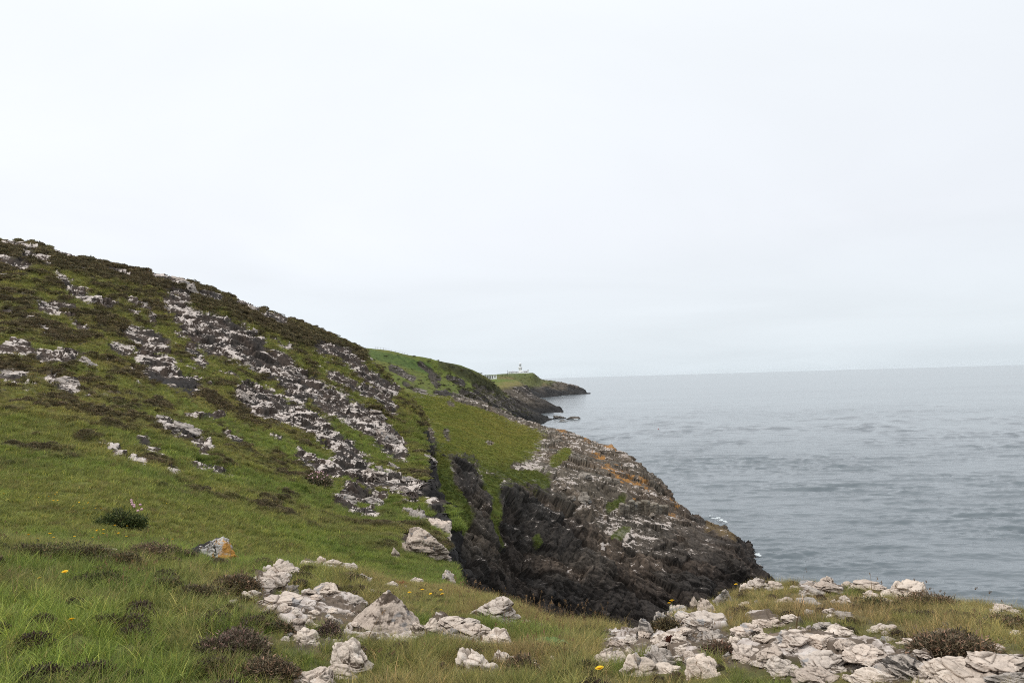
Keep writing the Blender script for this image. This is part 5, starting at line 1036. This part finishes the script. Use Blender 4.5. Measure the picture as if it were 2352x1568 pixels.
foot = np.array(rock_foot)
def in_rock(P, k=0.92):
    m = np.zeros(len(P), bool)
    for x, y, a, b_ in foot:
        m |= ((P[:, 0] - x) / (a * k)) ** 2 + ((P[:, 1] - y) / (b_ * k)) ** 2 < 1
    return m
def pick(L, w, n):
    w = np.maximum(w, 0); i = rng.choice(len(w), n, replace=True, p=w / w.sum())
    P = L.co[i] + rng.normal(size=(n, 3)) * (np.sqrt(L.area[i])[:, None] * 0.35) * np.array([1, 1, 0]); return i, P
def rots(n, tilt=0.18): return np.stack([rng.normal(size=n) * tilt, rng.normal(size=n) * tilt, rng.random(n) * 6.283], -1)
view = (NEAR.px > -160) & (NEAR.px < 2520)
NPX, NR = NEAR.px, NEAR.r
# foreground sward
i, P = pick(NEAR, NEAR.area * view * (NR > 2.6) * (NR < 12.5) * (1 - NEAR.rock) * (1 - 0.85 * NEAR.soil) / np.maximum(NR, 3) ** 0.5, 32000)
k = ~in_rock(P); i, P = i[k], P[k]
n = len(i); dry = NEAR.dry[i]; u = rng.random(n)
idx = np.where(u < 0.25 + 0.45 * dry, 4 + rng.integers(0, 2, n), rng.integers(0, 4, n)); idx = np.where((rng.random(n) < 0.035), 6 + rng.integers(0, 2, n), idx)
isheath = idx >= 6
col = NEAR.veg[i] * 1.9 * (0.6 + 0.8 * rng.random((n, 1)))
col = np.where((rng.random(n) < 0.10 + 0.2 * dry)[:, None] & ~isheath[:, None], lerp(col, straw * 1.1, 0.55), col)
col = np.where(isheath[:, None], np.array([0.075, 0.055, 0.04]) * (0.6 + 0.8 * rng.random((n, 1))), col)
lawn = strokes_mask(NPX, NEAR.py, [([(930, 1370), (1040, 1390)], 45)])[i]
scl = (0.55 + 0.6 * rng.random(n)) * (1 - 0.45 * lawn) * np.where(NEAR.soil[i] > 0.5, 0.6, 1.0) * np.where(NPX[i] > 1500, 0.78, 1.0)
nearrock = np.zeros(n)
for x, y, a, b_ in foot:
    dd = np.sqrt(((P[:, 0] - x) / (a + 0.02)) ** 2 + ((P[:, 1] - y + 0.45 * a) / (b_ * 1.5 + 0.02)) ** 2); nearrock = np.maximum(nearrock, np.clip(2.0 - dd, 0, 1))
scl *= (1 - 0.45 * nearrock) * np.where(NPX[i] > 560, 0.70, 0.78)
scl *= 0.70 + 0.55 * gn_fields(P, [('noise', 1.4, 3, 0.5, 2)])[0]
scatter('grass', 'green and straw coloured grass of the near headland', cg, P, scl, rots(n), idx, col)
# dry seed stalks
i, P = pick(NEAR, NEAR.area * view * (NR > 3.2) * (NR < 10.2) * (1 - NEAR.rock) * (0.12 + strokes_mask(NPX, NEAR.py, [([(1230, 1440), (1420, 1460)], 30), ([(1850, 1440), (2250, 1470)], 40), ([(300, 1350), (600, 1440)], 80), ([(1250, 1530), (1420, 1560)], 40)])), 330)
k = ~in_rock(P); i, P = i[k], P[k]; n = len(i)
scatter('seed_stalks', 'thin brown seed stalks standing above the near grass', cg, P, 0.45 + 0.6 * rng.random(n), rots(n, 0.14), 13 + rng.integers(0, 3, n), np.array([0.24, 0.155, 0.085]) * (0.5 + 0.8 * rng.random((n, 1))))
# hillside
i, P = pick(NEAR, NEAR.area * view * (NPX < 1100) * (NR > 11) * (NR < 36) * (1 - NEAR.rock) * (NEAR.n[:, 2] > 0.5) / np.maximum(NR, 10) ** 1.2, 34000)
n = len(i); hh = NEAR.heath[i] > 0.5 * rng.random(n) + 0.35
idx = np.where(hh & (rng.random(n) < 0.6), 6 + rng.integers(0, 2, n), 8 + rng.integers(0, 3, n))
scatter('hillside_turf', 'wind cropped turf and heather at the foot of the hillside', cg, P, (0.5 + 0.6 * rng.random(n)) * np.clip(NR[i] / 20, 0.8, 1.6), rots(n), idx, NEAR.veg[i] * 1.75 * (0.6 + 0.8 * rng.random((n, 1))))
i, P = pick(NEAR, NEAR.area * view * (NPX < 1100) * (NR > 32) * (NR < 118) * (1 - NEAR.rock) * (NEAR.n[:, 2] > 0.5) / np.maximum(NR, 10) ** 1.2, 60000)
n = len(i); hh = NEAR.heath[i] > 0.5 * rng.random(n) + 0.35
idx = np.where(hh, 11 + rng.integers(0, 2, n), 8 + rng.integers(0, 3, n))
scatter('upper_hillside_turf', 'turf and dark heather of the upper hillside', cg, P, (0.8 + 1.0 * rng.random(n)) * np.clip(NR[i] / 60, 0.7, 1.4), rots(n), idx, NEAR.veg[i] * 1.7 * (0.6 + 0.8 * rng.random((n, 1))))
i, P = pick(PROM, PROM.area * (PROM.px > 900) * (1 - PROM.rock) ** 2 * (PROM.co[:, 2] > 5) / np.maximum(PROM.r, 10) ** 1.2, 26000)
n = len(i)
scatter('promontory_turf', 'yellow green turf of the terrace across the cove', cg, P, (1.1 + 1.3 * rng.random(n)) * np.clip(PROM.r[i] / 130, 0.6, 1.4), rots(n), 8 + rng.integers(0, 3, n), PROM.veg[i] * 1.4 * (0.65 + 0.7 * rng.random((n, 1))))

cp = bpy.data.collections.new('pebbles')
for k in range(4):
    me = rock_mesh(1200 + k, 1.0, 0.8, 0.45, 4, 'rksk'[k], 0); me.materials.append((M_rock, M_rockgrey, M_rockpale, M_rockgrey)[k]); cp.objects.link(bpy.data.objects.new('p%d_pebble' % k, me))
i, P = pick(NEAR, NEAR.area * view * (NR > 3) * (NR < 11) * (1 - NEAR.rock) * (NEAR.soil + 0.02), 1700); n = len(i)
scatter('gravel', 'small stones and grit on the bare soil between the rocks', cp, P, 0.012 + 0.05 * rng.random(n) ** 2.5, rots(n, 0.3), rng.integers(0, 4, n), np.ones((n, 3)) * 0.3)
i, P = pick(HILL, HILL.area * (HILL.co[:, 2] > 6) * (HILL.px > 800) * (HILL.px < 1270) * (HILL.py > 812 + np.maximum(HILL.px - 950, 0) * 0.30) * (0.25 + strokes_mask(HILL.px, HILL.py, [([(1015, 842), (1080, 862), (1120, 885), (1150, 908)], 17), ([(1040, 875), (1120, 910)], 18)])), 1500); n = len(i)
scatter('far_scrub', 'dark low gorse and bracken scrub dotted over the far hill', cg, P, 2.5 + 5.5 * rng.random(n) ** 2, rots(n, 0.1), 11 + rng.integers(0, 2, n), np.array([0.075, 0.078, 0.036]) * (0.5 + 1.1 * rng.random((n, 1))))
i, P = pick(ISLE, ISLE.area * (ISLE.co[:, 2] > 12) * (ISLE.py < 892) * (ISLE.py > 861), 900); n = len(i)
scatter('island_scrub', 'low tufts and scrub on the lighthouse headland', cg, P, 3 + 6 * rng.random(n) ** 2, rots(n, 0.1), 11 + rng.integers(0, 2, n), np.array([0.085, 0.082, 0.04]) * (0.5 + 1.0 * rng.random((n, 1))))

# ------------------------------------------------------------------ heather bushes and other plants that stand alone
M_twig = plain('heather_twig', (0.12, 0.085, 0.065), 0.8, 0.2, 0.3, 30)
def shrub(name, px, py, wpx, hpx, c1, c2, label, cat, group, rmax=12, seed=0, n=1500, twigs=70, leaf=0.015, flower=None):
    p, R = NEAR.hit(px, py, 2.0, rmax); dist = (p - Vector((0, 0, EYE))).length; w = wpx * dist / F; h = max(hpx * dist / F, 0.3 * w)
    g = np.random.default_rng(500 + seed)
    root = empty(name, p, 0); tag(root, label, cat, group)
    V, Fq, bv, tp = leaf_dome(n, 1, 1, 1, 500 + seed)
    # several uneven lobes, thinner at their rims
    cent = V.reshape(-1, 4, 3).mean(1); d = cent / (np.linalg.norm(cent, axis=1, keepdims=True) + 1e-6)
    nl = max(3, int(4 + wpx / 22)); lc = np.stack([g.uniform(-1, 1, nl), g.uniform(-0.8, 0.8, nl), np.zeros(nl)], -1) * np.array([w * 0.36, w * 0.26, 0]); ls = g.uniform(0.32, 0.62, nl); ls[0] = 0.7; lc[0] *= 0.3
    li = g.choice(nl, len(d), p=ls / ls.sum()); f = gn_fields(d * 1.0 + lc[li] * 5, [('noise', 2.2, 4, 0.6, seed * 2.3)])[0]
    k_ = g.random(len(d)) ** 0.42 * (0.45 + 1.1 * f) * np.where(g.random(len(d)) < 0.12, 1.25, 1.0)
    pos = lc[li] + d * k_[:, None] * ls[li][:, None] * np.array([w * 0.62, w * 0.5, h * 1.35])
    u = d * 0.9 + g.normal(size=d.shape) * 0.55; u /= np.linalg.norm(u, axis=1, keepdims=True); v = np.cross(u, g.normal(size=d.shape)); v /= np.linalg.norm(v, axis=1, keepdims=True)
    L = (leaf * (0.6 + 0.9 * g.random(len(d))))[:, None]; ww = L * 0.20
    Q = np.stack([pos - v * ww, pos + v * ww, pos + v * ww * 0.4 + u * L, pos - v * ww * 0.4 + u * L], 1).reshape(-1, 3)
    me = mesh_np('foliage', Q, np.arange(len(Q)).reshape(-1, 4)); lump = np.repeat(gn_fields(pos, [('noise', 5, 3, 0.5, seed)])[0], 4)
    r_ = np.repeat(g.random(len(d)), 4); mixv = np.clip(lump * 1.6 - 0.3 + (r_ - .5) * .8, 0, 1)
    set_attr(me, 'tcol', lerp(np.array(c1), np.array(c2), mixv[:, None])); set_attr(me, 'bv', r_); set_attr(me, 'tip', np.zeros(len(Q)))
    link('foliage', me, M_shrub, root)
    tw = MB()
    for k in range(twigs):
        a = g.random() * 6.283; el = g.uniform(0.25, 1.4); b_ = Vector((g.normal() * w * 0.10, g.normal() * w * 0.08, -0.02)); e_ = Vector((math.cos(a) * math.cos(el) * w * 0.5, math.sin(a) * math.cos(el) * w * 0.4, math.sin(el) * h)) * g.uniform(0.75, 1.12)
        tw.tube(b_, e_, 0.0025, 0.0012, 4)
    tw.build('twigs', M_twig, root)
    if flower:
        fl = MB()
        for k in range(flower[1]):
            a = g.random() * 6.283; el = g.uniform(0.3, 1.4); e_ = Vector((math.cos(a) * math.cos(el) * w * 0.52, math.sin(a) * math.cos(el) * w * 0.42, math.sin(el) * h * 1.1)); fl.lathe([(0.003, -flower[2]), (flower[2], 0), (0.004, flower[2])], 6, e_.x, e_.y); fl.v[-18:] = [(x, y, z + e_.z) for x, y, z in fl.v[-18:]]
        fl.build('flower_heads', flower[0], root)
    return root
M_shrub = plant_material('shrub_leaves', 0.12, 'GEOMETRY')
HB1, HB2 = (0.100, 0.083, 0.050), (0.20, 0.155, 0.105); HG1, HG2 = (0.072, 0.078, 0.032), (0.15, 0.13, 0.068)
GH = 'heather bushes of the near headland'
pinkm = plain('thrift_pink', (0.55, 0.34, 0.38), 0.8); 
for k, a in enumerate([
 (165, 1288, 150, 36, HG1, HG2, 'broad dark heather mound on the left crest among the yellow flowers'), (262, 1300, 110, 34, HB1, HG2, 'brownish heather mound just below the low white rock at left'), (60, 1282, 110, 28, HG1, HG2, 'low heather mound closest to the left edge of the frame'),
 (345, 1282, 120, 40, HB1, HB2, 'purplish heather hummock on the crest left of the orange lichen boulder'), (412, 1284, 70, 30, HB1, HB2, 'small heather hummock touching the left of the orange lichen boulder'),
 (535, 1360, 95, 66, HB1, HB2, 'tall dark brown heather bush between the orange lichen boulder and the left rubble'), (455, 1372, 100, 36, HB1, HG2, 'low tangled heather below the orange lichen boulder'), (385, 1352, 90, 30, HG1, HG2, 'greenish heather patch in the middle of the left grass'), (232, 1350, 120, 44, (0.04, 0.05, 0.018), (0.09, 0.10, 0.035), 'dark green bushy patch above the lone yellow flower at left'),
 (610, 1560, 130, 75, HB1, HB2, 'dark purple heather bush at the bottom edge left of the cleft rock'), (545, 1500, 130, 84, HB1, (0.17, 0.13, 0.11), 'greyish dry heather bush above the dark purple one at the bottom edge'), (640, 1455, 60, 44, HG1, HB2, 'heather tuft overhanging the left side of the rubble slope'), (575, 1440, 70, 30, HG1, HG2, 'small heather tuft in the grass left of the rubble slope'),
 (1537, 1446, 76, 34, HB1, HG2, 'round dark heather cushion among the rocks on the brink'), (1195, 1552, 74, 62, HB1, HB2, 'brown heather bush to the right of the long diagonal slab'), (1066, 1506, 76, 32, HG1, HB2, 'heather tucked under the upper half of the long diagonal slab'), (601, 1300, 50, 26, HB1, HB2, 'small dark heather at the top left of the rubble'),
 (2120, 1394, 108, 38, HB1, HB2, 'purple heather on the skyline of the right hand knoll'), (2180, 1506, 156, 56, HB1, HB2, 'wide sprawling brown heather between the knoll and the bottom rock band'), (2300, 1440, 90, 30, HG1, HB2, 'low heather near the right edge below the split rock'), (762, 1462, 60, 42, (0.10, 0.075, 0.06), (0.20, 0.16, 0.13), 'dead twiggy heather above the big notched boulder'), (690, 1330, 60, 26, HG1, HG2, 'brown green heather on the bank behind the left rubble'), (800, 1335, 70, 28, HG1, HB2, 'heather on the bank left of the narrow sloping rock'), (2015, 1400, 90, 24, HG1, (0.13, 0.12, 0.05), 'dark green clump in the middle of the right hand knoll'), (1660, 1500, 80, 30, HB1, (0.17, 0.12, 0.09), 'dry brown heather at the right end of the central right outcrop')]):
    area = a[2] * a[3]
    a = (a[0], a[1], a[2] * 0.9, a[3] * (0.58 if a[0] < 700 else 0.75)) + a[4:]
    shrub('heather_bush', *a[:7], 'heather', GH, 12, k, n=int(np.clip(area * 1.9, 2500, 15000)), twigs=60)
shrub('gorse_bush', 276, 1214, 80, 40, (0.048, 0.070, 0.024), (0.09, 0.115, 0.040), 'dark green rounded gorse bush in the grassy hollow at left', 'gorse', None, 40, 40, 9000, 40, 0.035)
shrub('thrift_clump', 728, 1112, 56, 26, (0.10, 0.11, 0.06), (0.20, 0.17, 0.12), 'pale tussock with pink thrift heads between two outcrops on the hillside', 'thrift', None, 60, 41, 3500, 30, 0.07, (pinkm, 26, 0.035))
shrub('stonecrop_cushion', 1224, 1572, 42, 16, (0.30, 0.055, 0.035), (0.42, 0.11, 0.055), 'bright red stonecrop cushion at the bottom edge near the middle', 'stonecrop', None, 12, 42, 700, 10, 0.014)
shrub('stonecrop_cushion', 914, 1347, 40, 8, (0.28, 0.075, 0.04), (0.34, 0.13, 0.07), 'low reddish stonecrop strip behind the tip of the ribbed pyramid rock', 'stonecrop', None, 12, 43, 600, 6, 0.016)
shrub('moss_cushion', 1546, 1474, 26, 12, (0.075, 0.028, 0.020), (0.16, 0.06, 0.035), 'dark red brown moss cushion on top of the central right outcrop', 'moss', None, 12, 44, 600, 6, 0.012)
shrub('withered_thistle', 207, 602, 14, 12, (0.12, 0.11, 0.07), (0.2, 0.19, 0.13), 'scraggy withered thistle silhouetted on the hill skyline', 'thistle', None, 120, 45, 60, 14, 0.25)
# ragged green rosette
p, R = NEAR.hit(1264, 1498, 2, 12)
rs_ = MB(); g = np.random.default_rng(5)
for k in range(15):
    a = k * 2.4; L = 0.09 + 0.05 * g.random(); w = 0.018; u = Vector((math.cos(a), math.sin(a), 0)); v = Vector((-u.y, u.x, 0)); z0_ = 0.02; pr = None
    for s, wk, zz_ in ((0, .3, 0), (.35, 1, .045), (.7, .8, .06), (1, .1, .035)):
        c_ = u * L * s + Vector((0, 0, z0_ + zz_)); q_ = (c_ - v * w * wk, c_ + v * w * wk)
        if pr: rs_.quad(pr[0], pr[1], q_[1], q_[0])
        pr = q_
o = rs_.build('plantain_rosette', plain('plantain_leaf', (0.075, 0.15, 0.03), 0.5)); o.location = p; tag(o, 'bright green broad leaved rosette in the grass between the two rocky outcrops', 'plantain')

# flowers
petal = plain('hawkbit_yellow', (0.80, 0.52, 0.012), 0.6, 0.2, 0.1, 40); disc = plain('hawkbit_centre', (0.70, 0.33, 0.01), 0.7); stemm = plain('flower_stem', (0.10, 0.14, 0.035), 0.6)
def flower_proto():
    root = empty('hawkbit', (0, 0, 0)); st = MB().tube((0, 0, -0.02), (0.004, 0, 0.14), 0.0016, 0.0013, 5).build('stem', stemm, root)
    bl = MB()
    for ring, (L, tilt) in enumerate(((0.020, 0.25), (0.015, 0.6))):
        for k in range(15):
            a = k / 15 * 6.283 + ring * 0.2; u = Vector((math.cos(a) * math.cos(tilt), math.sin(a) * math.cos(tilt), math.sin(tilt))); v = Vector((-math.sin(a), math.cos(a), 0)); c_ = Vector((0.004, 0, 0.14))
            bl.quad(c_ - v * 0.0012, c_ + v * 0.0012, c_ + u * L + v * 0.0028, c_ + u * L - v * 0.0028)
    b = bl.build('bloom', petal, root); MB().lathe([(0.002, 0.136), (0.006, 0.140), (0.005, 0.146), (0.001, 0.148)], 8, 0.004, 0).build('bloom_centre', disc, b)
    return root
fp = None
Z5 = [(950, 402), (783, 430), (760, 468), (510, 767), (548, 1153), (40, 157), (280, 183), (375, 178), (415, 163), (385, 214), (430, 143), (432, 205), (648, 180), (665, 221), (600, 213), (618, 210), (708, 262), (632, 270), (550, 248), (648, 312), (755, 275), (740, 440), (755, 427), (408, 487), (380, 495), (250, 495), (272, 508), (360, 495), (545, 480), (585, 508), (690, 500), (720, 502), (1115, 350), (1100, 380), (860, 395), (945, 480), (1305, 495), (1265, 228), (315, 800), (900, 450)]
FL = [(x * .3043, 1091 + y * .3043) for x, y in Z5]
SPECIAL = {(1393, 1553): 'single bright yellow hawkbit at the bottom edge in front of the smooth cream boulder', (1697, 1347): 'yellow hawkbit on the skyline between the grey green rock and the knoll', (1551, 1391): 'yellow hawkbit on a short stem against the dark cliff, left of the sharp fin', (1541, 1388): 'yellow hawkbit leaning out over the cove beside its twin', FL[3]: 'lone yellow hawkbit on a tall pale stem in the left grass', FL[4]: 'large yellow hawkbit low in the grass in the bottom left corner'}
GL = [(941, 1368), (971, 1361), (995, 1368), (1012, 1363), (1025, 1372)]
for x, y in FL + GL + [k for k in SPECIAL if k not in FL]:
    p, R = NEAR.hit(x, y, 2, 60 if y < 1262 else 12); dist = (p - Vector((0, 0, EYE))).length
    sc_ = rng.uniform(0.55, 0.95) * (1.25 if (x, y) in SPECIAL else 1.0) * (1.0 if dist < 11 else 1.15)
    hgt = 0.13 * sc_ * F / dist
    p, R = NEAR.hit(x, y + hgt, 2, 60 if y + hgt < 1262 else 12)
    if fp is None: fp = flower_proto(); f_ = fp
    else: f_ = copy_tree(fp)
    f_.location = p; f_.scale = (sc_,) * 3; f_.rotation_euler = (rng.uniform(-.15, .35), rng.uniform(-.25, .25), rng.uniform(0, 6))
    lab = SPECIAL.get((x, y)) or ('small yellow hawkbit in the short green lawn behind the ribbed pyramid rock' if (x, y) in GL else 'small yellow hawkbit in the grass at left between the heather mounds and the hillside')
    tag(f_, lab, 'flower', 'yellow hawkbits')
# pink thrift heads beside the gorse
tp_ = None
for (x, y) in [(975, 240), (1000, 275), (1012, 255), (1030, 292), (1033, 283), (1060, 285), (1078, 312), (1055, 320), (985, 262)]:
    X, Y = x * .3043, 1091 + y * .3043; p, R = NEAR.hit(X, Y + 12, 2, 60)
    if tp_ is None:
        tp_ = empty('thrift', p); MB().tube((0, 0, -0.03), (0, 0, 0.17), 0.0025, 0.002, 5).build('stem', stemm, tp_)
        MB().lathe([(0.004, 0.158), (0.017, 0.166), (0.02, 0.178), (0.014, 0.19), (0.003, 0.194)], 10).build('flower_head', pinkm, tp_, True); f_ = tp_
    else: f_ = copy_tree(tp_)
    f_.location = p; f_.scale = (1.3,) * 3; f_.rotation_euler = (rng.uniform(-.2, .2), rng.uniform(-.2, .2), 0)
    tag(f_, 'pale pink thrift head on a thin stem beside the dark gorse bush', 'flower', 'thrift heads beside the gorse')

# ------------------------------------------------------------------ sea air
hm, t_, o_ = new_mat('sea_haze'); pv = N(t_, 'ShaderNodeVolumePrincipled'); pv.inputs['Color'].default_value = (0.90, 0.95, 1.0, 1); pv.inputs['Density'].default_value = 0.5e-5; pv.inputs['Anisotropy'].default_value = 0.0
t_.links.new(pv.outputs[0], o_.inputs['Volume'])
hz = MB().box(-27000, 27000, -600, 27000, -6.0, 75.0).build('haze', hm); tag(hz, 'thin pale sea haze', kind='stuff')
